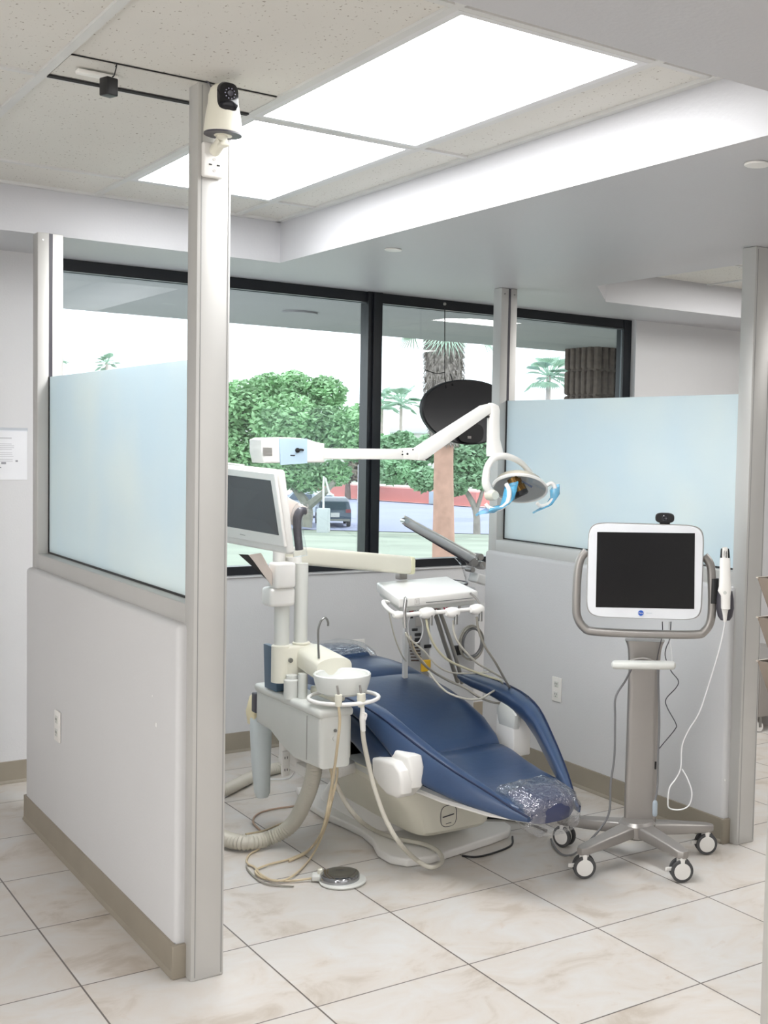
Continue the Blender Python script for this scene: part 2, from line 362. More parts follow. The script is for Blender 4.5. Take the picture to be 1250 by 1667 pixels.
# ---------------------------------------------------------------- outside
M_out = mat('overhang_stucco', (150, 149, 151), .8, var=.04, scale=2, bump=.1, bscale=30)
struct(MB().span((-6, YW+.15, 2.42), (14, 8.22, 2.75)), 'trim_4', M_out)
fh = Vector((FW.x, FW.y, 0)).normalized(); rh = Vector((fh.y, -fh.x, 0))
def gz(D): return -.05*D-.02 if D < 67 else -3.37
def og(D, s): return fh*D+rh*s+Vector((0, 0, gz(D)))
gm = MB(); Ds = [7.6, 20, 40, 60, 66, 67, 90, 200, 400]
for k in range(len(Ds)-1):
    gm.add([og(Ds[k], -130), og(Ds[k], 130), og(Ds[k+1], 130), og(Ds[k+1], -130)], [(0, 1, 2, 3)])
struct(gm, 'ground', mat('pale_grass', (150, 160, 146), .9, var=.18, scale=.25), flat=True)
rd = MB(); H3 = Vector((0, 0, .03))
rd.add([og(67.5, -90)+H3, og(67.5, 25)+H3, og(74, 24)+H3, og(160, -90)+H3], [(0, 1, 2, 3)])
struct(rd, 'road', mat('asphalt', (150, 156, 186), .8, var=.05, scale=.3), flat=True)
sw = MB(); sw.add([og(159, -90)+H3, og(73, 24)+H3, og(82, 26)+H3, og(170, -90)+H3], [(0, 1, 2, 3)])
struct(sw, 'sidewalk', mat('pink_concrete', (222, 196, 196), .8, var=.04, scale=.3), flat=True)

def column():
    t = thing('brick_pillar', (5.9, 7.6, 0), 'fluted dark brown block pillar under the roof overhang outside the window', 'pillar')
    a = at(921, 600, y=7.6); b = at(1014, 600, y=7.6); x0, x1 = at(921, 600, y=8.0).x, b.x+.12
    m = MB(); n = 6; wd = (x1-x0)/n
    for i in range(n):
        for k in range(14):
            z = -.4+k*.203
            m.box((x0+wd*(i+.5), 7.62, z+.1), (wd*.80, .06, .196), bevel=.02, seg=2)
    for j in range(5):
        for k in range(14): m.box((x0+.015, 7.64+.075*(j+.5), -.3+k*.203), (.07, .055, .196), bevel=.02, seg=2)
    m.build('block', mat('split_face_block', (92, 80, 72), .9, var=.3, scale=25, bump=.6, bscale=40), t)
    m = MB().span((x0+.02, 7.62, -.5), (x1-.02, 8.0, 2.42)); m.build('core', mat('mortar', (110, 98, 90), .9), t)
column()

def leaves(cl, n, size, seed, flat_=.5):
    rnd = random.Random(seed); vs = []; fs = []
    wts = [c[1]**2 for c in cl]
    for i in range(n):
        c, r = rnd.choices([(a[0], a[1]) for a in cl], wts)[0]
        d = Vector((rnd.gauss(0, 1), rnd.gauss(0, 1), rnd.gauss(0, 1))).normalized()*r*(rnd.random()**.35)
        d.z *= .8; p = Vector(c)+d
        u = Vector((rnd.gauss(0, 1), rnd.gauss(0, 1), rnd.gauss(0, flat_))).normalized(); v = u.cross(Vector((rnd.gauss(0, 1), rnd.gauss(0, 1), rnd.gauss(0, 1)))).normalized()
        s = size*(.6+.8*rnd.random()); k = len(vs)
        vs += [p-u*s, p-v*s*.45, p+u*s, p+v*s*.45]; fs.append((k, k+1, k+2, k+3))
    return vs, fs
def tree(label, base_px, D, trunk, clumps, n, size, leafrgb, seed, trunkrgb=(120, 104, 96), group=None):
    base = at(*base_px, D=D); t = thing('tree', base, label, 'tree', group)
    tb = MB()
    for tr in trunk:
        pts = [at(px, py, D=D+dd) for px, py, dd, r in tr]; tb.tube(pts, [q[3] for q in tr], 8, 3)
    tb.build('trunk', mat('bark_%d' % trunkrgb[0], trunkrgb, .9, var=.2, scale=3), t)
    cl = [(at(px, py, D=D+dd), r*D/FPX) for px, py, dd, r in clumps]
    vs, fs = leaves(cl, n, size, seed)
    m = MB(); m.add(vs, fs); m.build('foliage', mat('leaf_%d_%d' % leafrgb[:2], leafrgb, .8, var=.35, scale=.8), t, flat=True)
tree('broad green tree filling the window left of the mullion', (498, 856), 68,
     [[(498, 858, 0, .36), (500, 825, 0, .3), (480, 795, 0, .22), (460, 770, 0, .15)], [(500, 825, 0, .26), (530, 800, -1, .18), (555, 770, 0, .12)]],
     [(395, 660, 0, 52), (380, 740, 0, 60), (440, 640, 1, 42), (470, 690, -1, 62), (480, 625, 0, 28), (530, 640, 1, 36), (545, 700, 0, 52), (585, 720, 0, 42), (440, 770, 0, 44), (500, 775, 0, 36), (545, 770, 0, 28), (350, 690, 0, 50), (340, 790, 1, 40), (590, 680, 2, 30)],
     34000, .17, (158, 196, 150), 3, (150, 148, 138))
tree('smaller green tree with two forked bare trunks behind the palm', (775, 868), 62,
     [[(776, 870, 0, .2), (774, 830, 0, .17), (755, 795, 0, .12), (735, 770, 0, .07)], [(774, 835, 0, .13), (785, 800, 0, .1), (790, 770, 0, .06)]],
     [(640, 765, 0, 30), (665, 745, 1, 34), (690, 780, 0, 26), (700, 730, 2, 30), (760, 745, 0, 44), (790, 770, 0, 36), (740, 790, -1, 22), (800, 730, 0, 40), (655, 720, 1, 24), (625, 725, 2, 22)],
     18000, .16, (154, 190, 154), 5, (160, 152, 148))
tree('low shrubby tree beside the pink wall', (570, 800), 104,
     [[(566, 812, 0, .3), (566, 780, 0, .2)]], [(585, 745, 0, 24), (600, 765, 0, 18), (570, 770, 0, 18)], 3000, .3, (160, 150, 130), 8)

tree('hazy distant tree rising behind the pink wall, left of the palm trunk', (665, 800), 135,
     [[(665, 800, 0, .3), (665, 775, 0, .2)]], [(640, 778, 0, 22), (668, 768, 0, 24), (695, 778, 0, 22)], 2500, .4, (176, 200, 176), 11, (170, 165, 158))  # haze is put into the pale leaf and bark colours
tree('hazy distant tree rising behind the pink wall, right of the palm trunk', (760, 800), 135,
     [[(760, 805, 0, .3), (760, 780, 0, .2)]], [(740, 780, 0, 20), (768, 770, 0, 24), (800, 775, 0, 22)], 2500, .4, (176, 200, 176), 12, (170, 165, 158))  # same haze-paled leaf and bark colours

def palm(label, px, top, D, h, fr, size, rgb=(176, 204, 184), group=None, trunk=True):  # default leaf colour paled to stand in for distance haze
    c = at(px, top, D=D); t = thing('palm_tree', (c.x, c.y, gz(D)), label, 'palm tree', group)
    tb = MB(); tb.tube([(c.x, c.y, gz(D)), (c.x, c.y, (c.z+gz(D))/2), (c.x, c.y, c.z)], [.26, .2, .18], 10, 3); tb.build('trunk', mat('palm_bark', (196, 184, 176), .9, var=.15, scale=2), t)  # bark colour paled for haze as well
    m = MB(); rnd = random.Random(int(px))
    for i in range(fr):
        a = 2*PI*i/fr+rnd.random()*.3; e = rnd.uniform(-.6, 1.2); L = size*rnd.uniform(.8, 1.1)
        d = Vector((math.cos(a)*math.cos(e), math.sin(a)*math.cos(e), math.sin(e)))
        mid = c+d*L*.5; side = d.cross(Vector((0, 0, 1))).normalized()
        for k in range(-5, 6):
            ang = k*.16; dd = (d*math.cos(ang)+side*math.sin(ang)).normalized(); nn = side*math.cos(ang)-d*math.sin(ang)
            tip = mid+dd*L*.6+Vector((0, 0, -.12*L)); o = len(m.v)
            m.add([mid-nn*.02*L, mid+nn*.02*L, mid+dd*L*.35+nn*.03*L, tip, mid+dd*L*.35-nn*.03*L], [(0, 1, 2, 3, 4)])
        m.tube([c, mid], .025*L, 4, 1)
    m.build('frond', mat('palm_leaf', rgb, .8, var=.2, scale=1), t, flat=True)
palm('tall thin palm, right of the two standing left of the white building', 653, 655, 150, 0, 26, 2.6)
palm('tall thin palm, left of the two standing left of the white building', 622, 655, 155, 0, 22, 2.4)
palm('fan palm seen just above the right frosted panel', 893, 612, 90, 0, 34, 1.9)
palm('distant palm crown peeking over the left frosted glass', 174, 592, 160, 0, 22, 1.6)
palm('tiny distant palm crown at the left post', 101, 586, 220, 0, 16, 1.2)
def bigpalm():
    D = 26.; base = at(724, 950, D=D); base.z = gz(D)
    t = thing('palm_tree', base, 'thick near palm with smooth pinkish trunk and shaggy upper skirt', 'palm tree')
    def P(px, py): return at(px, py, D=D)
    m = MB(); m.tube([base, P(722, 905), P(722, 830), P(722, 760), P(723, 690)], [.27, .25, .225, .21, .21], 20, 4)
    m.build('trunk', mat('palm_trunk_smooth', (190, 150, 134), .8, var=.12, scale=6, bump=.5, bscale=12), t)
    m = MB(); rnd = random.Random(4)
    m.tube([P(723, 725), P(722, 690), P(723, 600), P(724, 520)], [.24, .34, .40, .42], 16, 3)
    for i in range(2600):
        py = rnd.uniform(515, 722); a = rnd.uniform(0, 2*PI); rr = (.25+.2*(722-py)/100 if py > 660 else .40)+rnd.uniform(0, .05)
        c = P(723, py); o = Vector((math.cos(a), math.sin(a), 0)); p = c+o*rr; L = rnd.uniform(.06, .18)
        tip = p+o*rnd.uniform(.02, .09)+Vector((0, 0, -L if rnd.random() < .75 else L*.5)); sd = Vector((-o.y, o.x, 0))*.025
        m.add([p-sd, p+sd, tip], [(0, 1, 2)])
    m.build('dead_frond_skirt', mat('palm_skirt', (150, 140, 136), .9, var=.45, scale=9), t, flat=True)
    m = MB()
    for i in range(26):
        a = rnd.uniform(0, 2*PI); c = P(723, 515); d = Vector((math.cos(a), math.sin(a), rnd.uniform(-.5, .8))); L = 1.5
        mid = c+d*L*.55; side = d.cross(Vector((0, 0, 1))).normalized()
        m.tube([c, mid], .02, 4, 1)
        for k in range(-7, 8):
            ang = k*.17; dd = (d*math.cos(ang)+side*math.sin(ang)).normalized(); nn = (side*math.cos(ang)-d*math.sin(ang))*.02
            m.add([mid-nn, mid+nn, mid+dd*.8+Vector((0, 0, -.35)), ], [(0, 1, 2)])
    m.build('frond', MATS['palm_leaf'], t, flat=True)
bigpalm()

def pinkbuilding():
    D = 128; t = thing('boundary_wall', at(680, 800, D=D), 'low pink wall beyond the road', 'wall')
    def q(px, py, d=D): return at(px, py, D=d)
    m = MB(); a, b = q(555, 800, 138), q(800, 832, 112); up = Vector((0, 0, 1)); n = (b-a).normalized().cross(up)
    gnd = -3.34
    def wall(px0, px1, d0, d1, ztop, mt, nm, off=0, zb=gnd):
        a = at(px0, 780, D=d0+off); b = at(px1, 780, D=d1+off); nn = (b-a); nn.z = 0; nn = nn.normalized().cross(up)*-3
        w_ = MB(); vs = []
        for z in (zb, ztop):
            for p in (a, b, b-nn, a-nn): vs.append((p.x, p.y, z))
        w_.add(vs, [(0, 1, 5, 4), (1, 2, 6, 5), (2, 3, 7, 6), (3, 0, 4, 7), (4, 5, 6, 7)]); w_.build(nm, mt, t, flat=True)
    pk = mat('pink_stucco', (214, 142, 136), .85, var=.05, scale=.3)
    wall(540, 815, 113, 100, -2.2, pk, 'wall')
    wall(535, 820, 113.5, 100.5, -2.08, mat('pale_roof_edge', (225, 205, 200), .8), 'coping', .0, -2.2)
    wall(742, 765, 103.2, 102, -2.3, mat('blue_grey_door', (186, 200, 214), .7), 'door', -.6)
    m = MB()
pinkbuilding()
def whitebuilding():
    t = thing('building', at(675, 740, D=175), 'pale white building with wide roof behind the trees', 'building')
    a = at(640, 745, D=175); b = at(765, 745, D=175); c_ = at(640, 692, D=175)
    d = (b-a); d.z = 0; L = d.length; d.normalize(); n = d.cross(Vector((0, 0, 1))); ang = math.atan2(d.y, d.x)
    ctr = (a+b)/2-n*5
    MB().box((ctr.x, ctr.y, (-3.3+c_.z-1)/2), (L, 8, c_.z-1+3.3), ang).build('wall', mat('white_stucco', (232, 228, 226), .8), t)
    MB().box((ctr.x, ctr.y, c_.z-.6), (L+1.5, 9.6, 1.1), ang, bevel=.2).build('roof', mat('pale_roof', (226, 228, 232), .8), t)
whitebuilding()

def car(label, px, py, D, ang, body, s=1.0):
    base = at(px, py, D=D); base.z = -3.33
    t = thing('car', base, label, 'car', 'cars in the street outside')
    R = Matrix.Rotation(ang, 3, 'Z')
    def W(x, y, z): return base+R @ Vector((x*s, y*s, z*s))
    prof = [(-2.2, .35), (-2.25, .75), (-2.15, 1.0), (-1.95, 1.45), (-1.6, 1.62), (.3, 1.64), (1.1, 1.1), (2.1, .92), (2.25, .6), (2.2, .35)]
    m = MB(); S = []
    for yy, k in ((-.92, .0), (-.86, .04), (.86, .04), (.92, .0)):
        S.append([W(x, yy*(1 if z < 1.05 else .86), z+k) for x, z in prof])
    m.loft(S); m.build('body', body, t, 30)
    m = MB(); m.add([W(-2.20, -.66, 1.04), W(-2.20, .66, 1.04), W(-1.99, .6, 1.44), W(-1.99, -.6, 1.44)], [(0, 1, 2, 3)])
    for sy in (-1, 1): m.add([W(-1.7, sy*.93, 1.06), W(.7, sy*.93, 1.06), W(.2, sy*.84, 1.5), W(-1.6, sy*.84, 1.5)], [(0, 1, 2, 3)])
    m.build('window_glass', mat('car_glass', (60, 78, 96), .15), t)
    for x in (-1.35, 1.35):
        for sy in (-1, 1): MB().lathe([(0, -.11), (.33, -.11), (.36, 0), (.33, .11), (0, .11)], W(x, sy*.84, .34), 16, 'Y', R=R).build('wheel', M_tire, t)
    for sy in (-1, 1): MB().box(W(-2.2, sy*.75, .95), (.08, .28, .2), ang).build('tail_light', mat('tail_light', (150, 60, 70), .3), t)
    MB().box(W(-2.25, 0, .72), (.05, .5, .26), ang).build('license_plate', M_white, t)
    MB().box(W(-2.27, 0, .42), (.1, 1.7, .12), ang).build('bumper', M_steel, t)
fa = math.atan2(fh.y, fh.x)
car('dark estate car parked in the street, rear view', 541, 862, 72, fa+.25, mat('dark_car_paint', (86, 100, 118), .25))
car('pale car behind the utility box, nose showing', 496, 858, 80, fa+.9, mat('pale_car_paint', (190, 198, 206), .3))
def utilbox():
    D = 64; b = at(526, 868, D=D); b.z = gz(D); t = thing('utility_box', b, 'pale utility box with a thin hooked pole on the lawn', 'utility box')
    MB().box((b.x, b.y, b.z+.65), (.62, .62, 1.3), fa, bevel=.05).build('cabinet', mat('pale_box', (200, 206, 208), .7), t)
    MB().tube([(b.x, b.y, b.z+1.2), (b.x, b.y, b.z+3.0), at(536, 802, D=D), at(543, 806, D=D)], .06, 8, 3).build('pole', M_white, t)
utilbox()
def bollards():
    D = 100; b = at(586, 800, D=D); t = thing('sign_post', (b.x, b.y, -3.3), 'slim white post at the far kerb beside the mullion', 'post')
    m = MB(); m.tube([(b.x, b.y, -3.33), (b.x, b.y, -.2)], .22, 8, 1); m.build('pole', M_white, t)
bollards()

# ================================================================ PARTITIONS
def outlet(loc, n, label, name='electrical_outlet', group=None):
    """duplex outlet on a vertical surface, n = outward normal"""
    n = Vector(n); sd = Vector((-n.y, n.x, 0)); L = Vector(loc); ang = math.atan2(sd.y, sd.x)
    t = thing(name, L, label, 'outlet')
    MB().box(L+n*.003, (.073, .007, .118), ang, bevel=.003).build('cover_plate', M_white, t)
    for dz in (-.025, .025):
        f = MB().box(L+n*.0072+Vector((0, 0, dz)), (.034, .003, .029), ang, bevel=.001).build('socket', M_greyw, t)
        s = MB()
        for k in (-.007, .007): s.box(L+n*.0088+sd*k+Vector((0, 0, dz+.003)), (.0022, .0015, .009), ang)
        s.box(L+n*.0088+Vector((0, 0, dz-.008)), (.004, .0015, .004), ang); s.build('slot', M_blk, f)
    return t

def partition(px0, label, side):
    """frosted glass partition: posts px0..px0+.1, half wall between them"""
    PX, PW = px0, .1; y0, y1 = 3.40, 5.265
    t = thing('glass_partition', (PX+.05, 4.3, 0), label, 'partition')
    dw0, dw1 = PX-.028, PX+PW-.002
    m = MB(); m.span((dw0, 3.455, 0), (dw1, y1, 1.055), bevel=.018, seg=4); m.build('half_wall', M_wall, t)
    b = MB()
    for (x, s) in ((dw0, -1),): cove(b, (x, 3.452, 0), (x, y1, 0), (s, 0, 0))
    b.span((dw0-.012, 3.44, 0), (dw1, 3.456, .102), bevel=.003); b.span((dw0-.006, y1, 0), (dw1, y1+.006, .102))
    b.build('baseboard', M_base, t)
    # near post up to its ceiling, a shallow shadow groove near each edge
    def post(ya, yb, top, groove):
        p = MB(); p.span((PX, ya, 0), (PX+PW, yb, top), bevel=.004, seg=2); o = p.build('post', M_alu, t)
        if groove:
            MB().span((PX+.044, ya-.0012, .9), (PX+.058, ya+.002, top-.002)).build('glazing_groove', M_dark, o)
            s = MB()
            for x in (PX+.02, PX+.08): s.lathe([(0, -.002), (.004, -.002), (.004, .001)], (x, ya-.001, top-.03), 8, 'Y')
            s.build('screw', M_steel, o)
        else:
            l = MB()
            for x in (PX+.012, PX+PW-.008): l.span((x-.0015, ya-.0008, 0.01), (x+.0015, ya+.002, top-.01))
            l.build('seam', mat('seam_grey', (150, 150, 148), .5), o)
    post(y0, 3.475, ZW-.001 if side == 'left' else ZC-.001, False)
    post(5.20, 5.275, ZC-.001, True)
    c = MB(); c.span((PX, 3.47, 1.03), (PX+PW, 5.21, 1.115), bevel=.004); c.build('sill_channel', M_alu, t)
    gx = PX+.051
    MB().span((gx-.008, 3.473, 1.112), (gx+.008, 5.205, 1.122)).build('bottom_gasket', M_blk, t)
    MB().span((gx-.009, 5.192, 1.112), (gx+.009, 5.204, 1.838)).build('edge_gasket', M_blk, t)
    MB().span((gx-.005, 3.474, 1.118), (gx+.005, 5.196, 1.838), bevel=.001, seg=1).build('glass_panel', M_frost, t)
    return t
partition(1.237, 'left frosted glass partition over a half wall, its front post rising into the raised ceiling', 'left')
partition(3.497, 'right frosted glass partition over a half wall, behind the scanner cart', 'right')
sm = mat('white_scuff', (250, 250, 248), .6)
for (px, py, x, r) in ((254, 1180, 1.2085, .006), (248, 1133, 1.2085, .003), (1180, 1270, 3.4685, .004)):
    p = at(px, py, x=x)
    tag(MB().box(p, (.0006, r*1.2, r*2), bevel=.0002).build('wall_scuff', sm), 'small white paint scuff on the %s' % ({254: 'left half wall, the larger of two', 248: 'left half wall, the smaller upper one', 1180: 'right half wall near its end post'}[px]), 'scuff')
outlet(at(95, 1182, x=1.208), (-1, 0, 0), 'white outlet low on the left half wall, outside the treatment bay')
outlet(at(907, 1122, x=3.468), (-1, 0, 0), 'white outlet on the right half wall between the chair and the cart')
p = at(583, 1058, y=5.849); outlet((p.x, YW-.001, p.z), (0, -1, 0), 'white outlet on the wall under the window, above the chair head')

# near wall at the right edge of the photo
pe = at(1236, 1667, z=0); 
struct(MB().span((pe.x, pe.y-.1, 0), (pe.x+.9, pe.y, ZC), bevel=.004), 'trim_5', M_alu)
def wallfile():
    y = pe.y+.001; x0, x1 = pe.x+.0, pe.x+.33
    t = thing('wall_file_rack', (x0, y, .9), 'three tier smoked acrylic file holder at the right edge of the photo', 'file holder')
    for (py, zt) in ((940, None), (1005, None), (1076, None)):
        p = at(1229, py, y=y+.12); z = p.z; xx = p.x+.012
        m = MB(); th = .004
        def pr(pts): m.prism([(0, a, b) for a, b in pts], 0, xx, xx+.32)
        pr([(y+.12, z), (y+.12+th, z), (y+.01+th, z-.2), (y+.01, z-.2)])
        m.prism([(0, y, z-.2), (0, y+.012, z-.2), (0, y+.12, z), (0, y, z)], 0, xx, xx+th)
        m.span((xx, y, z-.2), (xx+.32, y+.01, z-.195)); m.build('pocket', M_smoke, t)
        MB().span((xx-.002, y+.118, z-.003), (xx+.322, y+.126, z+.001)).build('pocket_rim', mat('acrylic_edge', (190, 180, 168), .3), t)
    MB().span((x0+.02, y, .75), (x0+.34, y+.004, 1.3)).build('back_panel', M_smoke, t)
wallfile()
def stool():
    b = at(1240, 1193, z=0)
    t = thing('rolling_cabinet', (b.x+.2, b.y+.2, 0), 'grey rolling cabinet past the right partition, only its near corner caster showing', 'cabinet')
    MB().span((b.x-.03, b.y, .09), (b.x+.45, b.y+.45, .42), bevel=.01).build('body', M_silver, t)
    for dx, dy in ((0, .03), (.42, .03), (0, .42), (.42, .42)):
        w_ = MB().lathe([(0, -.012), (.028, -.012), (.03, 0), (.028, .012), (0, .012)], (b.x+dx, b.y+dy, .03), 20, 'Y').build('caster', M_white, t)
        MB().span((b.x+dx-.008, b.y+dy-.02, .03), (b.x+dx+.008, b.y+dy-.014, .09)).build('fork', M_steel, w_)
stool()

# ceiling fittings
def troffer(y0, y1, label):
    t = thing('ceiling_light', (1.79, (y0+y1)/2, ZW), label, 'ceiling light', None)
    x0, x1 = 1.497, 2.083; m = MB(); z0, z1 = ZW-.008, ZW+.006; e = .022
    m.span((x0, y0, z0), (x0+e, y1, z1)); m.span((x1-e, y0, z0), (x1, y1, z1)); m.span((x0+e, y0, z0), (x1-e, y0+e, z1)); m.span((x0+e, y1-e, z0), (x1-e, y1, z1))
    m.build('frame', mat('light_frame', (214, 214, 216), .5), t)
    MB().span((x0+e, y0+e, ZW-.006), (x1-e, y1-e, ZW-.002)).build('diffuser', M_diff, t)
troffer(2.432, 3.628, 'large bright rectangular ceiling light nearer the camera')
troffer(3.652, 4.848, 'bright rectangular ceiling light next to the window side, partly behind the post')
for px, py, lb in ((640, 407, 'white round recessed ceiling cover above the middle of the window'), (1232, 268, 'white round ceiling cover at the right edge near the front')):
    p = at(px, py, z=ZC-.004); o = MB().lathe([(0, 0), (.036, 0), (.037, -.003), (.034, -.006), (0, -.007)], (p.x, p.y, ZC-.001), 32).build('ceiling_cover_plate', M_white)
    tag(o, lb, 'cover plate')
p = at(488, 509, z=2.415); t_ = thing('outdoor_downlight', (p.x, p.y, 2.42), 'round downlight under the outside roof overhang', 'light')
MB().lathe([(.07, 0), (.11, 0), (.11, -.012), (.07, -.012)], (p.x, p.y, 2.419), 28).build('trim_ring', M_out, t_)
MB().lathe([(0, -.002), (.07, -.002)], (p.x, p.y, 2.419), 28).build('lens', M_black, t_)

# black adapter hanging from the slot, grey box behind it
t_ = thing('power_adapter', at(177, 128, y=3.42), 'small black power adapter hanging from the ceiling slot by its cord', 'adapter')
a = at(177, 142, y=3.42)
MB().box((a.x, a.y, a.z), (.034, .038, .048), .3, bevel=.003).build('housing', M_blk, t_)
MB().tube([(a.x+.01, a.y, a.z+.03), at(186, 122, y=3.41), at(190, 106, y=3.40), (at(188, 103, y=3.4).x, 3.40, ZW-.012)], .0018, 6, 4).build('cord', M_blk, t_)
a = at(158, 121, z=ZW-.015)
tag(MB().box((a.x, a.y, ZW-.017), (.11, .03, .012), .0, bevel=.004).build('junction_strip', M_white), 'pale strip socket lying under the ceiling filler tile beside the adapter', 'power strip')

# camera on the post
def seccam():
    Y = 3.33; c = at(363, 218, y=Y); t = thing('security_camera', (c.x, Y, c.z), 'cream dome security camera with black lens face on the left post', 'camera')
    k = .00176      # metres per pixel at this distance
    r = lambda px: px*k
    b = MB().lathe([(0, 0), (r(29), 0), (r(30), r(4)), (r(29), r(14)), (r(27), r(30)), (r(24), r(46)), (r(23), r(60)), (r(20), r(70)), (r(14), r(76)), (0, r(79))], (c.x, Y, c.z), 40)
    b.build('body', M_cream, t)
    d = Vector((-c.x, -Y, 0)).normalized(); d = (Matrix.Rotation(.35, 3, 'Z') @ d)
    s = Vector((-d.y, d.x, 0))
    # black face bulging out of the body
    fc = MB(); secs = []
    for i, (wd, off) in enumerate(((r(16.5), -.008), (r(16.5), .006), (r(15), .014), (r(11), .019), (r(4), .0215))):
        secs.append([Vector((c.x, Y, c.z+r(53)))+d*(r(16)+off+.004)+s*u*1+Vector((0, 0, v)) for u, v in sq(28, wd, wd*1.42, 3.2)])
    fc.loft(secs); f = fc.build('lens_face', mat('gloss_black', (14, 14, 20), .12), t)
    dots = MB()
    for q in range(10):
        a_ = 2*PI*q/10; dots.box(Vector((c.x, Y, c.z+r(57)))+d*(r(16)+.0250)+s*math.cos(a_)*r(8)+Vector((0, 0, math.sin(a_)*r(8))), (.003, .003, .003), bevel=.001)
    dots.build('infrared_led', mat('led_grey', (170, 165, 190), .3), f)
    MB().lathe([(r(1.5), -.001), (r(4.5), -.001), (r(4.5), .004), (r(1.5), .002)], Vector((c.x, Y, c.z+r(57)))+d*(r(16)+.0250), 20, R=Matrix((s, Vector((0, 0, 1)), d)).transposed()).build('lens', M_dark, f)
    MB().lathe([(r(14), -.004), (r(29.6), -.004), (r(29.6), .0005), (r(14), .0005)], (c.x, Y, c.z), 36).build('base_ring', M_dark, t)
    j = MB(); j.lathe([(0, -.006), (r(14), -.006), (r(14), 0), (0, 0)], (c.x, Y, c.z), 28)
    e = at(349, 246, y=3.385); j.tube([(c.x, Y, c.z-.003), (c.x-.005, Y+.003, c.z-.02)], [.014, .016], 16, 1)
    j.tube([(c.x, Y, c.z-.016), (e.x, 3.385, e.z)], [.015, .017], 16, 1); j.box((c.x, Y-.004, c.z-.03), (.026, .03, .012), bevel=.004)
    j.build('swivel_arm', M_cream, t)
    cd_ = MB(); cd_.tube([at(335, 130, y=3.395), at(343, 140, y=3.392), at(346, 158, y=3.392), at(343, 175, y=3.392), at(339, 190, y=3.392)], .0022, 6, 4); cd_.build('cord', M_dark, t)
    s0 = at(345, 262, y=3.395)
    t2 = thing('socket_plate', (s0.x, 3.398, s0.z), 'white three hole socket box below the camera on the left post', 'socket')
    MB().box((s0.x-.001, 3.39, s0.z), (.06, .02, .098), bevel=.006).build('housing', M_white, t2)
    z0 = Vector((s0.x+.001, 3.3796, s0.z-.012)); m = MB()
    for dz in (.014, -.018): m.lathe([(0, -.001), (.0042, -.001), (.0042, .001)], z0+Vector((0, 0, dz)), 14, 'Y')
    m.build('screw', M_silver, t2); m = MB()
    for dx in (-.011, .012): m.box(z0+Vector((dx, -.0006, -.002)), (.009, .001, .004), bevel=.0004)
    m.build('slot', M_blk, t2)
seccam()

# notice on the wall by the left post
a = at(0, 700, y=YW); b = at(44, 781, y=YW)
t_ = thing('paper_notice', ((a.x+b.x)/2, YW-.002, b.z), 'white paper notice taped to the wall left of the left partition', 'paper notice')
MB().span((b.x-.30, YW-.003, b.z), (b.x, YW-.0015, a.z)).build('sheet', mat('paper', (228, 229, 232), .7), t_)
m = MB(); pr = random.Random(2)
for i, z in enumerate([.185, .160, .152, .144, .136, .120, .112, .104, .09, .082]):
    x1 = b.x-.055-pr.uniform(0, .012); m.span((b.x-.28, YW-.0037, b.z+z), (x1, YW-.003, b.z+z+(.003 if i else .006)))
m.build('printed_text', mat('pale_print', (196, 196, 200), .7), t_)
m = MB(); m.box((b.x-.045, YW-.0037, b.z+.085), (.01, .0008, .008)); m.box((b.x-.10, YW-.0037, b.z+.075), (.02, .0008, .01)); m.box((b.x-.12, YW-.0037, b.z+.055), (.02, .0008, .006)); m.build('printed_picture', mat('mid_print', (150, 150, 156), .7), t_)
MB().span((b.x-.3, YW-.004, a.z-.004), (b.x+.002, YW-.0015, a.z+.012)).build('tape', M_lens, t_)

# black oval sign hanging in the window
def oval():
    Y = 5.80; c = at(762, 668, y=Y); t = thing('hanging_sign', (c.x, Y, c.z), 'large black oval hanging on a wire in front of the window, behind the far post', 'sign')
    l = at(684, 668, y=Y); tp = at(762, 615, y=Y); rx = (c.x-l.x)*1.0; rz = tp.z-c.z
    secs = []
    for yy, k in ((-.016, .93), (-.02, .97), (-.014, 1.0), (.012, 1.0), (.02, .97)):
        secs.append([(c.x+rx*k*math.cos(a), Y+yy, c.z+rz*k*math.sin(a)+(-.06*rz*math.sin(a)**2)) for a in [2*PI*i/64 for i in range(64)]])
    MB().loft(secs).build('panel', mat('black_panel', (26, 27, 32), .45), t)
    bt = at(762, 705, y=Y); m = MB(); m.loft([[(bt.x+u*1.0, Y+yy, bt.z+v) for u, v in sq(24, .085, .055, 3)] for yy in (-.03, .01)]); m.build('bracket_housing', M_blk, t)
    q = at(764, 712, y=Y-.031); MB().box((q.x, Y-.031, q.z), (.024, .002, .014)).build('label', M_silver, t)
    top = at(724, 492, y=Y); m = MB(); m.tube([(top.x, Y, ZC-.03), at(724, 612, y=Y), at(727, 632, y=Y-.02)], .003, 6, 1); m.tube([at(691, 602, y=Y), at(710, 608, y=Y), at(724, 606, y=Y)], .0025, 6, 3)
    m.tube([at(733, 609, y=Y), at(736, 618, y=Y), at(737, 628, y=Y-.02)], .004, 6, 1); m.build('wire', M_blk, t)
    MB().lathe([(0, -.004), (.008, -.004), (.008, .004), (0, .004)], (top.x, Y, ZC-.035), 12, 'Y').build('hook', M_silver, t)
oval()

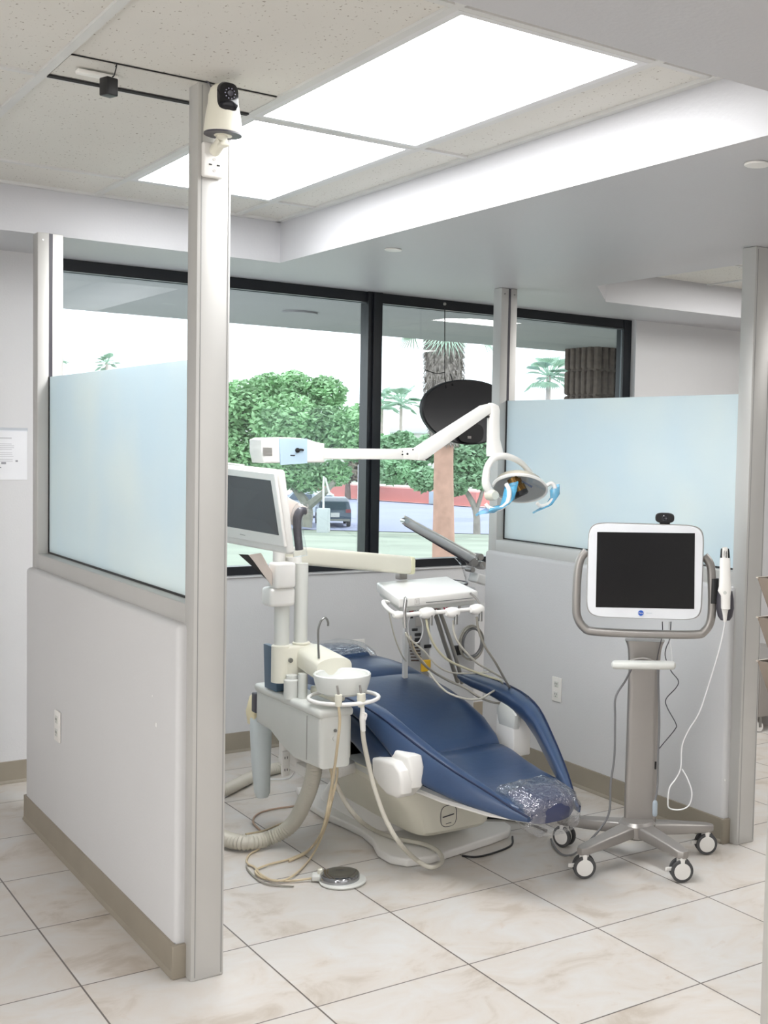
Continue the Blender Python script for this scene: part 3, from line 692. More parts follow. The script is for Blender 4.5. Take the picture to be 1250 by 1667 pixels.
# ================================================================ DENTAL CHAIR (long axis along Y, head to the window)
AX = 2.515
def chair():
    t = thing('dental_chair', (AX, 4.2, 0), 'reclined blue vinyl dental chair on a white floor base', 'dental chair')
    # base plate
    left = [(500, 1318), (530, 1337), (560, 1350), (588, 1364), (606, 1380), (614, 1396), (634, 1408), (662, 1413), (700, 1408), (745, 1394), (800, 1376), (828, 1365), (831, 1356), (822, 1350)]
    P = [at(a, b, z=.0) for a, b in left]; P += [Vector((2.75, 4.13, 0)), Vector((2.68, 4.24, 0)), Vector((2.62, 4.4, 0)), Vector((2.62, 4.7, 0)), Vector((2.68, 4.95, 0)), Vector((2.3, 5.0, 0))]
    m = MB().prism(P, 2, .001, .034, bevel=.009, seg=3); m.build('base_plate', M_white, t)
    # pedestal: curved shell
    S = []
    for z, xa, xb, ya, yb in ((.03, 2.30, 2.60, 4.2, 4.86), (.1, 2.33, 2.60, 4.24, 4.82), (.2, 2.36, 2.60, 4.3, 4.76), (.3, 2.38, 2.6, 4.36, 4.7)):
        S.append([((xa+xb)/2+u, (ya+yb)/2+v, z) for u, v in sq(28, (xb-xa)/2, (yb-ya)/2, 4)])
    MB().loft(S).build('pedestal', M_white, t)
    # lift housing below the seat
    S = []
    for z, xa, xb, ya in ((.085, 2.33, 2.66, 3.95), (.1, 2.32, 2.67, 3.935), (.2, 2.27, 2.72, 3.94), (.29, 2.20, 2.76, 3.95), (.335, 2.2, 2.78, 3.96)):
        S.append([((xa+xb)/2+u, (ya+4.75)/2+v, z) for u, v in sq(36, (xb-xa)/2, (4.75-ya)/2, 7)])
    MB().loft(S).build('lift_housing', M_cream, t)
    lp = at(730, 1328, y=3.938); m = MB(); L = [(lp.x+u, 3.937, lp.z+v) for u, v in sq(28, .036, .042, 3)]
    m.tube(L, .0014, 5, 1, closed=True); m.tube([(lp.x-.026, 3.937, lp.z-.002), (lp.x+.024, 3.937, lp.z+.004)], .0025, 5, 1); m.tube([(lp.x-.012, 3.937, lp.z-.03), (lp.x+.012, 3.937, lp.z-.028)], .0014, 5, 1)
    m.build('maker_badge', M_dark, t)
    # under-seat shell, pale
    S = []
    for y, hw, z0, z1 in ((3.36, .10, .285, .300), (3.5, .17, .278, .305), (3.7, .24, .285, .318), (3.9, .29, .30, .335), (4.2, .29, .32, .36)):
        S.append([(AX+u, y, (z0+z1)/2+v) for u, v in sq(24, hw, (z1-z0)/2, 4)])
    MB().loft(S).build('seat_shell', M_white, t)
    # seat cushion: toe to waist, raised rims
    n = 40; S = []
    for y, hw, zt, th, dip in ((3.365, .10, .325, .02, 0), (3.385, .13, .348, .05, 0), (3.44, .152, .362, .07, .002), (3.55, .195, .366, .075, .012), (3.7, .22, .366, .08, .02), (3.85, .245, .372, .08, .02), (3.97, .26, .386, .08, .012), (4.04, .262, .388, .07, .004), (4.06, .25, .37, .05, 0)):
        r = []
        for u, v in sq(n, hw, th/2, 4.5):
            r.append((AX+u, y, zt-th/2+v-(dip*(1-(u/hw)**2)*1.6 if v > 0 else 0)))
        S.append(r)
    MB().loft(S).build('seat_cushion', M_vinyl, t, 60)
    # backrest in two upholstered panels with a seam
    def back(name, rows):
        S = []
        for y, z, hw, th, dip in rows:
            r = []
            for u, v in sq(n, hw, th/2, 4): r.append((AX+u, y+(-v*.35 if v < 0 else 0)+.0, z-th/2+v-(dip*(1-(u/hw)**2) if v > 0 else 0)))
            S.append(r)
        return MB().loft(S).build(name, M_vinyl, t, 60)
    back('backrest', [(4.055, .375, .235, .03, 0), (4.06, .392, .255, .06, .01), (4.10, .425, .268, .09, .016), (4.2, .480, .275, .11, .026), (4.32, .522, .272, .12, .026), (4.45, .552, .268, .12, .022), (4.58, .574, .262, .12, .016), (4.655, .582, .258, .11, .01), (4.672, .574, .252, .09, .0)])
    back('upper_backrest', [(4.674, .572, .25, .08, 0), (4.69, .583, .257, .1, .0), (4.8, .60, .25, .1, .0), (4.9, .61, .225, .1, 0), (4.97, .613, .2, .08, 0), (4.985, .6, .18, .05, 0)])
    h = back('headrest', [(4.96, .60, .12, .03, 0), (4.975, .625, .14, .06, 0), (5.03, .642, .15, .07, 0), (5.12, .65, .15, .07, 0), (5.19, .645, .135, .06, 0), (5.215, .63, .11, .03, 0)])
    S = []
    for y, z, hw, th in ((4.94, .632, .165, .09), (5.0, .648, .17, .1), (5.1, .662, .17, .1), (5.2, .66, .155, .09)):
        S.append([(AX+u+random.uniform(-.006, .006), y+random.uniform(-.008, .008), z-.045+v+random.uniform(-.003, .005)) for u, v in sq(30, hw, th/2, 3.5)])
    MB().loft(S, caps=False).build('plastic_cover', M_film, h)
    MB().span((2.2, 4.06, .30), (2.80, 4.35, .338), bevel=.012).build('hip_frame', M_greyw, t)
    MB().span((AX-.2, 4.25, .36), (AX+.2, 4.95, .48), bevel=.04).build('back_frame', M_greyw, t)
    # sling armrests
    rows = [(3.335, 2.405, .318, .012, .02, 0), (3.40, 2.385, .340, .026, .045, .006), (3.50, 2.345, .385, .044, .075, .016), (3.62, 2.298, .432, .058, .10, .026), (3.74, 2.256, .482, .066, .118, .032), (3.85, 2.222, .530, .074, .112, .030), (3.94, 2.205, .562, .082, .09, .022), (4.05, 2.198, .585, .09, .068, .012), (4.2, 2.193, .597, .092, .056, .006), (4.34, 2.193, .602, .088, .05, .0), (4.42, 2.197, .602, .07, .04, 0), (4.455, 2.205, .596, .04, .022, 0)]
    for sgn, nm in ((1, 'left'), (-1, 'right')):
        S = []; E1 = []; E2 = []
        for y, x, zt, wd, h_, lean in rows:
            r = []
            for u, v in sq(28, wd/2, h_/2, 3):
                xx = x+u-lean*(.5-v/h_); r.append((xx if sgn > 0 else 2*AX-xx, y, zt-h_/2+v))
            S.append(r)
            e = x-wd*.36; E1.append((e if sgn > 0 else 2*AX-e, y, zt-h_*.03))
            e = x+wd*.4; E2.append((e if sgn > 0 else 2*AX-e, y, zt-h_*.06))
        a_ = MB().loft(S).build('armrest', M_vinyl, t, 60)
        MB().tube(E1, .0035, 6, 2).build('piping', M_piping, a_)
        # gray upright and white hip bracket
        f = lambda x: x if sgn > 0 else 2*AX-x
        c_ = MB(); dy = 0 if sgn > 0 else .17
        yz = [(3.84+dy, .52), (3.93+dy, .54), (3.965+dy, .50), (3.94+dy, .44), (3.83+dy, .44), (3.82+dy, .5)]
        a, b = sorted((f(2.20), f(2.235))); c_.prism([(0, y, z) for y, z in yz], 0, a, b, bevel=.008); c_.build('armrest_upright', M_greyw, t)
        if sgn > 0:
            Q = [(604, 1234), (622, 1235), (640, 1241), (650, 1256), (653, 1275), (651, 1294), (643, 1300), (628, 1294), (615, 1280), (605, 1262)]
            c_ = MB().prism([(0, at(px, py, x=2.12).y, at(px, py, x=2.12).z) for px, py in Q], 0, 2.12, 2.175, bevel=.014, seg=4); c_.build('hip_cover', M_white, t)
            Q = [(641, 1222), (664, 1232), (668, 1252), (666, 1284), (652, 1298), (630, 1290), (618, 1270), (628, 1240), (638, 1228)]
            c_ = MB().prism([(0, at(px, py, x=2.155).y, at(px, py, x=2.155).z) for px, py in Q], 0, 2.155, 2.215, bevel=.012, seg=3); c_.build('hip_bracket', M_white, t)
        else:
            a, b = at(836, 1190, y=4.0), at(864, 1190, y=4.0)
            MB().span((a.x, 4.0, .325), (b.x, 4.13, at(850, 1168, y=4.0).z), bevel=.006).build('hip_bracket', M_white, t)
            c_ = at(829, 1206, y=4.05); MB().lathe([(0, -.02), (.028, -.02), (.034, -.01), (.034, .02), (0, .02)], (c_.x+.01, 4.06, c_.z), 20, 'X').build('hip_cover', M_white, t)
    # toe pad wrapped in film
    S = []
    for y, hw, zt, th in ((3.345, .04, .33, .03), (3.352, .09, .350, .075), (3.37, .110, .362, .09), (3.41, .118, .374, .10), (3.46, .115, .380, .07), (3.5, .09, .372, .03)):
        S.append([(AX+.005+u, y, zt-th/2+v) for u, v in sq(24, hw, th/2, 3)])
    tp = MB().loft(S).build('toe_pad', mat('toe_vinyl', (66, 72, 104), .35, bump=.05), t, 60)
    rows_ = [(3.318, .05, .345, .085), (3.328, .10, .358, .12), (3.35, .12, .372, .135), (3.39, .13, .388, .14), (3.44, .13, .397, .12), (3.50, .124, .392, .08), (3.55, .115, .380, .04)]
    from mathutils import noise
    S = []
    for i in range(len(rows_)-1):
        for k in range(5):
            q = k/5; y, hw, zt, th = [rows_[i][j]*(1-q)+rows_[i+1][j]*q for j in range(4)]; ring = []
            for u, v in sq(72, hw, th/2, 2.8):
                c0 = Vector((AX+.005+u, y, zt-th/2+v)); nn = Vector((u/hw, 0, v/(th/2))).normalized()
                e = .014*(abs(noise.noise(c0*22))+.5*abs(noise.noise(c0*48+Vector((3, 1, 7))))) - .002
                ring.append(c0+nn*e+Vector((0, -.006*noise.noise(c0*30), 0)))
            S.append(ring)
    MB().loft(S, caps=False).build('plastic_cover', M_film, tp, 24)
    # side wedge between the backrest and the left armrest
    for sgn in (1,):
        f = lambda x: x if sgn > 0 else 2*AX-x
        S = []
        for y, zc, h_ in ((3.86, .40, .05), (3.92, .405, .10), (4.05, .43, .12), (4.2, .475, .11), (4.4, .50, .11), (4.6, .53, .10), (4.72, .54, .06)):
            S.append([(f(2.185)+u, y, zc+v) for u, v in sq(20, .028, h_/2, 3)])
        MB().loft(S).build('side_bolster', M_vinyl, t, 60)
    return t
chair()

# ================================================================ CUSPIDOR / SUPPORT UNIT
PYc = 4.3
def unit():
    t = thing('dental_unit', (1.97, 4.27, 0), 'cream cuspidor and support unit on the left of the chair with two upright poles', 'dental unit')
    x0, x1 = 1.915, 2.045; y0, y1 = 3.97, 4.56
    # cabinet with sloping underside
    S = []
    for z, yb in ((.395, 4.18), (.40, 4.22), (.43, 4.36), (.455, 4.56), (.585, 4.56)):
        S.append([(x0+u, 0, 0) for u in ()])
    sh = [(0, y0, .405), (0, 4.20, .395), (0, 4.33, .425), (0, 4.42, .455), (0, y1, .462), (0, y1, .60), (0, y0, .60)]
    MB().prism(sh, 0, x0, x1, bevel=.02, seg=4).build('cabinet', M_greyw, t)
    MB().span((x0-.006, y0-.006, .592), (x1+.006, y1+.006, .625), bevel=.014, seg=4).build('cabinet_lid', M_greyw, t)
    m = MB(); m.span((x0-.0012, 4.075, .42), (x0+.001, 4.078, .585)); m.build('door_seam', M_silver, t)
    k = at(545, 1189, y=y0); MB().lathe([(0, -.006), (.006, -.006), (.006, .0), (0, .0)], (k.x, y0-.001, k.z), 16, 'Y').build('lock', M_steel, t)
    k = at(545, 1202, y=y0); MB().lathe([(0, -.003), (.009, -.003), (.01, .0), (0, .0)], (k.x, y0-.001, k.z), 16, 'Y').build('cap', M_greyw, t)
    MB().span((x1-.01, y0+.06, .41), (x1+.03, y0+.4, .58), bevel=.01).build('back_panel', M_cream, t)
    # cup/towel holder at the back, amber bottle below
    a = at(420, 1150, y=4.60)
    MB().prism([at(411, 1136, y=4.62), at(417, 1130, y=4.62), at(431, 1128, y=4.62), at(429, 1150, y=4.62), at(427, 1185, y=4.62), at(408, 1180, y=4.62), at(405, 1160, y=4.62)], 1, 4.57, 4.66, bevel=.008).build('cup_dispenser', mat('ivory_plastic', (236, 224, 186), .4), t)
    MB().span((1.915, 4.555, .50), (1.95, 4.60, .58), bevel=.005).build('dispenser_bracket', M_dark, t)
    # lower tray arm and junction box under the cabinet
    a = at(480, 1250, y=4.42); MB().box((a.x+.01, 4.42, .375), (.09, .13, .13), bevel=.02).build('outlet_box', M_white, t)
    jo = at(461, 1245, y=4.38)
    f = MB().box((jo.x, 4.36, jo.z+.01), (.032, .012, .10), bevel=.003).build('outlet_plate', M_white, t)
    s = MB()
    for dz in (-.024, .024):
        for dx in (-.005, .005): s.box((jo.x+dx, 4.353, jo.z+.01+dz), (.0022, .002, .009))
    s.build('slot', M_blk, f)
    MB().prism([(2.0, 4.26, 0), (2.12, 4.2, 0), (2.34, 4.30, 0), (2.42, 4.45, 0), (2.38, 4.62, 0), (2.0, 4.52, 0)], 2, .29, .335, bevel=.01).build('mounting_arm', M_white, t)
    c_ = at(628, 1240, y=4.3)
    # hinge column between cabinet and arm
    MB().lathe([(.03, .33), (.03, .42)], (1.99, 4.42, 0), 20).build('hinge_column', M_white, t)
    # frosted suction canister
    S = []
    for z, r, dy in ((.15, .026, -.02), (.17, .034, -.02), (.3, .042, -.005), (.42, .046, 0), (.47, .046, 0), (.49, .036, 0)):
        S.append([(1.955+u*.9, 4.595+dy+v, z) for u, v in sq(24, r, r, 2.3)])
    MB().loft(S).build('suction_canister', mat('translucent_plastic', (214, 222, 224), .35), t)
    # slate blue waste bin under the clamp
    a = at(435, 1060, y=4.36); b = at(470, 1115, y=4.36)
    m = MB(); m.prism([(at(438, 1063, y=4.40).x, 0, .80), (at(446, 1063, y=4.40).x, 0, .80), (at(447, 1085, y=4.40).x, 0, .72), (at(470, 1092, y=4.4).x, 0, .70), (at(468, 1117, y=4.4).x, 0, .627), (at(440, 1113, y=4.4).x, 0, .627)], 1, 4.34, 4.46, bevel=.006); m.build('waste_bin', M_waste, t)
    # poles
    for (px, r, zt) in ((458, .029, 1.11), (489, .026, 1.13)):
        x = at(px, 1060, y=PYc).x; MB().lathe([(0, .70), (r, .70), (r, zt), (0, zt)], (x, PYc, 0), 32).build('pole', M_greyw, t)
    # pole clamp
    c0 = at(458, 1060, y=PYc); c1 = at(490, 1060, y=PYc)
    m = MB(); m.lathe([(.02, .675), (.038, .675), (.038, .815), (.03, .82)], (c0.x, PYc, 0), 28); m.span((c0.x, PYc-.037, .70), (c1.x+.05, PYc+.037, .815), bevel=.01)
    m.lathe([(.03, .815), (.034, .817), (.034, .822), (.03, .824)], (c1.x, PYc, 0), 24)
    m.build('pole_clamp', M_cream, t)
    kb = at(473, 1075, y=PYc-.04); MB().lathe([(0, -.006), (.009, -.006), (.009, .003), (0, .003)], (kb.x, PYc-.038, kb.z), 16, 'Y').build('clamp_screw', M_steel, t)
    m = MB(); m.lathe([(0, .62), (.03, .62), (.03, .69), (.022, .695), (.022, .71), (0, .71)], (at(475, 1100, y=4.24).x, 4.24, 0), 24); m.lathe([(0, .62), (.018, .62), (.018, .72), (0, .72)], (at(493, 1100, y=4.2).x, 4.2, 0), 20); m.build('stub_column', M_greyw, t)
    # cuspidor arm housing: slopes from the poles down to the bowl
    S = []; n0 = at(515, 1095, y=4.08); f0 = at(479, 1070, y=4.29)
    for k, g in ((0, .9), (.04, 1), (.35, 1), (.7, 1), (.97, 1), (1, .97)):
        p = f0+(n0-f0)*k; hw = (.062+.012*k); zt = .052+.004*math.sin(k*PI)
        S.append([(p.x+hw+u*g, p.y, p.z+.0+v*g) for u, v in [(hw*math.cos(a), (.05 if math.sin(a) > 0 else .042)*math.copysign(abs(math.sin(a))**(.5 if math.sin(a) > 0 else .3), math.sin(a))) for a in [2*PI*i/32 for i in range(32)]]])
    MB().loft(S).build('cuspidor_housing', M_cream, t, 40)
    # bowl
    b = at(557, 1100, y=3.99); bc = (b.x, 3.99, b.z-.0)
    R_ = .105; bo = MB().lathe([(0, -.055), (.03, -.06), (.07, -.066), (R_*.86, -.055), (R_*.95, -.025), (R_, -.002), (R_, .008), (R_*.96, .012), (R_*.90, .008), (R_*.86, -.012), (R_*.7, -.032), (R_*.4, -.04), (.012, -.043), (0, -.043)], bc, 48).build('cuspidor_bowl', mat('milky_bowl', (222, 224, 220), .25), t)
    MB().lathe([(0, -.0425), (.011, -.0425), (.011, -.04), (0, -.04)], bc, 16).build('drain', M_silver, bo)
    sp = MB(); pts = [at(519, 1072, y=4.1), at(518, 1050, y=4.1), at(518, 1025, y=4.1), at(523, 1010, y=4.1), at(530, 1006, y=4.1), at(534, 1013, y=4.1), at(534, 1019, y=4.1)]
    sp.tube(pts, .0042, 10, 4); sp.build('water_spout', M_steel, t)
    # holder ring
    rg = MB(); rg.tube([(b.x+math.cos(a)*.128, 3.975+math.sin(a)*.125, b.z-.078) for a in [2*PI*i/28 for i in range(28)]], .0075, 10, 1, closed=True); rg.build('holder_ring', M_white, t)
    MB().span((b.x-.03, 4.0, b.z-.10), (b.x+.02, 4.2, b.z-.07), bevel=.008).build('ring_bracket', M_cream, t)
    for px, py, s_ in ((551, 1141, 1), (588, 1140, 1.15)):
        c_ = at(px, py, y=3.86); h = MB(); h.lathe([(0, -.026*s_), (.010*s_, -.026*s_), (.014*s_, .0), (.013*s_, .016*s_), (0, .018*s_)], (c_.x, 3.86, c_.z+.006), 18); h.build('valve_holder', M_cream, t)
        MB().tube([(c_.x, 3.86, c_.z+.02), (c_.x-.004, 3.865, c_.z+.055)], [.005, .004], 8, 1).build('tube_tip', M_silver, t)
    return t
unit()

# ---- hoses and tubing
def hose(name, pts, r, m, label, cat='hose', seg=10, ribs=False, sm=6, group=None, parent=None):
    mb = MB(); mb.tube(pts, r, seg, sm); o = mb.build(name, m, parent, 60)
    return tag(o, label, cat, group)
def ribbed(name, pts, r, m, label, pitch=.0135):
    P = [Vector(p) for p in pts]; Q = []
    for i in range(len(P)-1):
        p0 = P[i-1] if i else P[0]*2-P[1]; p1 = P[i]; p2 = P[i+1]; p3 = P[i+2] if i+2 < len(P) else P[-1]*2-P[-2]
        for k in range(40):
            q = k/40; Q.append(.5*((2*p1)+(p2-p0)*q+(2*p0-5*p1+4*p2-p3)*q*q+(3*p1-p0-3*p2+p3)*q**3))
    Q.append(P[-1]); out = [Q[0]]; acc = 0
    for a, b in zip(Q, Q[1:]):
        d = (b-a).length
        while acc+d >= pitch/2:
            f = (pitch/2-acc)/d; a = a+(b-a)*f; out.append(a); d = (b-a).length; acc = 0
        acc += d
    rr = [r*(1.0 if i % 2 else .80) for i in range(len(out))]
    mb = MB(); mb.tube(out, rr, 20, 1); return tag(mb.build(name, m, None, 60), label, 'hose')
ribbed('suction_hose', [at(512, 1236, y=4.12), at(510, 1262, y=4.15), at(498, 1300, y=4.22), at(475, 1342, y=4.33), at(440, 1364, z=.040), at(400, 1372, z=.036), at(365, 1364, z=.036), at(335, 1345, z=.036), at(318, 1325, z=.036)],
       .031, M_hose, 'thick ribbed grey suction hose sweeping from under the cream unit across the floor')
ribbed('suction_hose', [at(318, 1300, z=.03), at(362, 1288, z=.03), at(395, 1272, z=.03), at(430, 1256, z=.03), at(470, 1246, z=.03)], .028, M_hose, 'thick grey hose on the floor behind the translucent canister')
hose('power_cord', [at(330, 1305, z=.006), at(362, 1299, z=.006), at(385, 1285, z=.006), at(400, 1277, z=.006), at(425, 1270, z=.006), at(465, 1268, z=.02), at(474, 1264, z=.1), at(480, 1256, z=.25)], .0035, M_wcord, None, None, parent=bpy.data.objects['dental_unit'])
U1 = (1.97, 4.05, .40)
hose('foot_control_tube', [(2.0, 4.05, .40), at(541, 1290, y=4.03), at(532, 1330, y=4.0), at(512, 1375, z=.03), at(478, 1396, z=.008), at(435, 1408, z=.008), at(416, 1418, z=.008), at(430, 1430, z=.008), at(470, 1434, z=.008), at(512, 1429, z=.012)], .0042, M_tan, 'tan foot control tube making the inner floor loop', 'tube')
hose('foot_control_tube', [(2.02, 4.04, .40), at(549, 1262, y=4.02), at(541, 1300, y=4.0), at(530, 1345, z=.1), at(508, 1393, z=.012), at(478, 1425, z=.012), at(450, 1434, z=.012), at(425, 1424, z=.012), at(415, 1412, z=.008), at(430, 1396, z=.008), at(400, 1388, z=.03)][:9]+[at(402, 1405, z=.006), at(405, 1392, z=.006), at(422, 1382, z=.006)], .0042, M_tan, 'tan foot control tube making the outer floor loop', 'tube')
hose('water_tube', [at(480, 1312, z=.006), at(440, 1318, z=.006), at(418, 1326, z=.006), at(412, 1338, z=.006), at(424, 1352, z=.006)], .004, mat('pink_tan_hose', (186, 160, 140), .5), 'pinkish tube curling on the floor beside the ribbed hose', 'tube')
hose('water_tube', [at(400, 1358, z=.03), at(430, 1352, z=.012), at(455, 1342, z=.006), at(500, 1325, z=.006)], .004, M_tan, 'pale tube crossing behind the ribbed hose on the floor', 'tube')
hose('air_tube', [at(402, 1405, z=.006), at(403, 1415, z=.006), at(420, 1432, z=.006), at(440, 1440, z=.006), at(478, 1443, z=.006)], .003, M_taupe, 'thin grey tube lying just in front of the tan loops', 'tube')
hose('air_syringe_tube', [at(551, 1148, y=3.86), at(553, 1175, y=3.86), at(549, 1215, y=3.88), at(543, 1260, y=3.93), at(536, 1300, y=3.97), at(530, 1332, y=4.0), at(520, 1362, z=.06), at(498, 1388, z=.012), at(470, 1402, z=.006)], .0052, M_tan, 'tan tube hanging from the left holder under the bowl', 'tube')
hose('suction_tube', [at(590, 1180, y=3.86), at(592, 1205, y=3.86), at(600, 1245, y=3.86), at(610, 1285, y=3.84), at(627, 1332, y=3.80), at(650, 1372, y=3.77), at(678, 1400, z=.05), at(702, 1412, z=.035), at(719, 1403, z=.03), at(714, 1387, z=.045), at(690, 1374, z=.05), at(650, 1366, z=.05), at(610, 1352, z=.05), at(580, 1330, y=4.05), at(556, 1295, y=4.08), at(540, 1255, y=4.08), at(536, 1235, y=4.08)], .0088, M_hose, 'long smooth grey suction tube looping down over the chair base', 'tube')
t_ = thing('saliva_ejector', at(590, 1165, y=3.86), 'white suction handpiece hanging from the right holder under the bowl', 'handpiece')
MB().tube([at(589, 1140, y=3.86), at(590, 1155, y=3.86), at(590, 1172, y=3.86), at(591, 1190, y=3.86)], [.006, .008, .011, .0095], 14, 3).build('body', M_white, t_)
MB().tube([at(590, 1160, y=3.855), at(596, 1163, y=3.85), at(594, 1172, y=3.85)], .004, 8, 3).build('lever', M_white, t_)

def footctl():
    c_ = at(553, 1427, z=.02); t = thing('foot_control', (c_.x, c_.y, 0), 'round chrome foot control disc on the floor in front of the chair', 'foot control')
    b = MB().lathe([(0, .002), (.082, .002), (.085, .008), (.08, .013), (0, .013)], (c_.x+.008, c_.y-.01, 0), 40); b.build('base', M_greyw, t)
    MB().lathe([(.0, .012), (.072, .012), (.072, .028), (.068, .034), (.05, .038), (.03, .035), (0, .034)], (c_.x, c_.y, 0), 40).build('disc', mat('polished_steel', (170, 172, 175), .08, 1), t)
    a = at(521, 1425, z=.02); MB().box((a.x, a.y, .016), (.06, .05, .022), -.5, bevel=.006).build('hose_block', M_greyw, t)
    MB().lathe([(0, .026), (.01, .026), (.01, .042), (.007, .046), (0, .046)], (a.x, a.y, 0), 16).build('knob', M_cream, t)
footctl()

# ================================================================ MONITOR ON ITS ARM
def hexa(mb, front, back, bevel=0.0):
    """box from two quads of 4 corners each"""
    bm = bmesh.new(); vs = [bm.verts.new(p) for p in list(front)+list(back)]
    for f in ((0, 1, 2, 3), (7, 6, 5, 4), (0, 4, 5, 1), (1, 5, 6, 2), (2, 6, 7, 3), (3, 7, 4, 0)): bm.faces.new([vs[i] for i in f])
    bmesh.ops.recalc_face_normals(bm, faces=bm.faces[:])
    if bevel: bmesh.ops.bevel(bm, geom=bm.edges[:], offset=bevel, segments=3, affect='EDGES', profile=.5)
    mb.frombm(bm); return mb
def monitor():
    TR, BR = at(446, 771, y=4.0), at(463, 891, y=4.0); TL, BL = at(357, 760.5, y=4.42), at(360, 872.5, y=4.42)
    t = thing('monitor', (1.80, 4.2, BR.z), 'white framed flat monitor facing left on an arm beside the left post', 'monitor')
    nx = (TR-TL).cross(BL-TL).normalized()
    if nx.x < 0: nx = -nx
    off = nx*.012; Q = [TL, TR, BR, BL]
    hexa(MB(), Q, [p+off for p in Q], .004).build('bezel', M_white, t)
    Q2 = [p+nx*.014+Vector((0, 0, dz)) for p, dz in zip(Q, (.012, .012, -.028, -.028))]
    hexa(MB(), Q2, [p+nx*.032 for p in Q2], .012).build('back_shell', mat('warm_white_plastic', (228, 226, 222), .35), t)
    def L(u, v, o=-.001): return TL+(TR-TL)*u+(BL-TL)*v*(1-u)+(BR-TR)*v*u+nx*o
    hexa(MB(), [L(.03, .10), L(.925, .10), L(.935, .845), L(.03, .845)], [L(.03, .10, .004), L(.925, .10, .004), L(.935, .845, .004), L(.03, .845, .004)]).build('screen', mat('grey_screen', (70, 70, 74), .18, spec=.6, var=0), t)
    c_ = L(.36, .93); ln = MB(); ln.tube([L(.32, .925), L(.36, .927), L(.4, .93)], .0012, 5, 2); ln.build('logo', M_silver, t)
    hexa(MB(), [TL+nx*.02+Vector((0, 0, .016)), L(.3, 0, .02)+Vector((0, 0, .016)), L(.3, 0, .02)+Vector((0, 0, .006)), TL+nx*.02+Vector((0, 0, .006))], [TL+nx*.04+Vector((0, 0, .016)), L(.3, 0, .04)+Vector((0, 0, .016)), L(.3, 0, .04)+Vector((0, 0, .006)), TL+nx*.04+Vector((0, 0, .006))], .003).build('top_latch', M_greyw, t)
    # sloping support arm under the screen
    hexa(MB(), [at(404, 903, y=4.22), at(425, 900, y=4.2), at(443, 932, y=4.26), at(443, 955, y=4.26)], [at(404, 903, y=4.27), at(425, 900, y=4.25), at(443, 932, y=4.31), at(443, 955, y=4.31)], .004).build('support_arm', mat('pale_pink_plastic', (232, 220, 212), .4), t)
    hexa(MB(), [at(388, 902, y=4.22), at(404, 903, y=4.22), at(443, 950, y=4.26), at(436, 945, y=4.26)], [at(388, 902, y=4.27), at(404, 903, y=4.27), at(443, 950, y=4.31), at(436, 945, y=4.31)]).build('arm_cover_strip', M_blk, t)
    # swivel head and collar on the pole
    p0 = at(459, 936, y=4.27); MB().box(p0, (.085, .07, .098), bevel=.012, rz=.1).build('swivel_head', M_white, t)
    p0 = at(455, 971, y=4.28); m = MB(); m.box((p0.x, 4.29, p0.z), (.105, .085, .072), bevel=.014); m.build('pole_collar', M_white, t)
    MB().lathe([(.02, -.004), (.04, -.004), (.04, .004), (.02, .004)], (p0.x+.005, 4.28, p0.z+.042), 24).build('swivel_gasket', M_dark, t)
    m = MB(); m.tube([at(478, 905, y=4.34), at(482, 935, y=4.34), at(488, 960, y=4.34), at(489, 1000, y=4.33), at(489, 1040, y=4.32)], [.03, .026, .024, .025, .025], 18, 5); m.build('curved_riser', M_white, t)
    # mounting plate and handle wrapped in film, right of the screen
    MB().prism([at(452, 835, y=4.1), at(464, 808, y=4.1), at(486, 819, y=4.1), at(500, 826, y=4.1), at(482, 838, y=4.1), at(478, 856, y=4.1)], 1, 4.09, 4.11, bevel=.004).build('mounting_plate', MATS['pale_pink_plastic'], t)
    h = MB().tube([at(497, 832, y=4.05), at(489, 833, y=4.05), at(484, 843, y=4.05), at(484, 865, y=4.05), at(487, 895, y=4.05)], [.014, .017, .016, .0155, .015], 14, 5).build('handle', M_dark, t)
    pts = [at(499, 829, y=4.045), at(489, 829, y=4.045), at(483, 843, y=4.045), at(484, 865, y=4.045), at(489, 905, y=4.045)]; rnd = random.Random(1)
    MB().tube(pts, [.021, .025, .022, .022, .026], 14, 5).build('plastic_sleeve', M_film2, h, 180)
monitor()

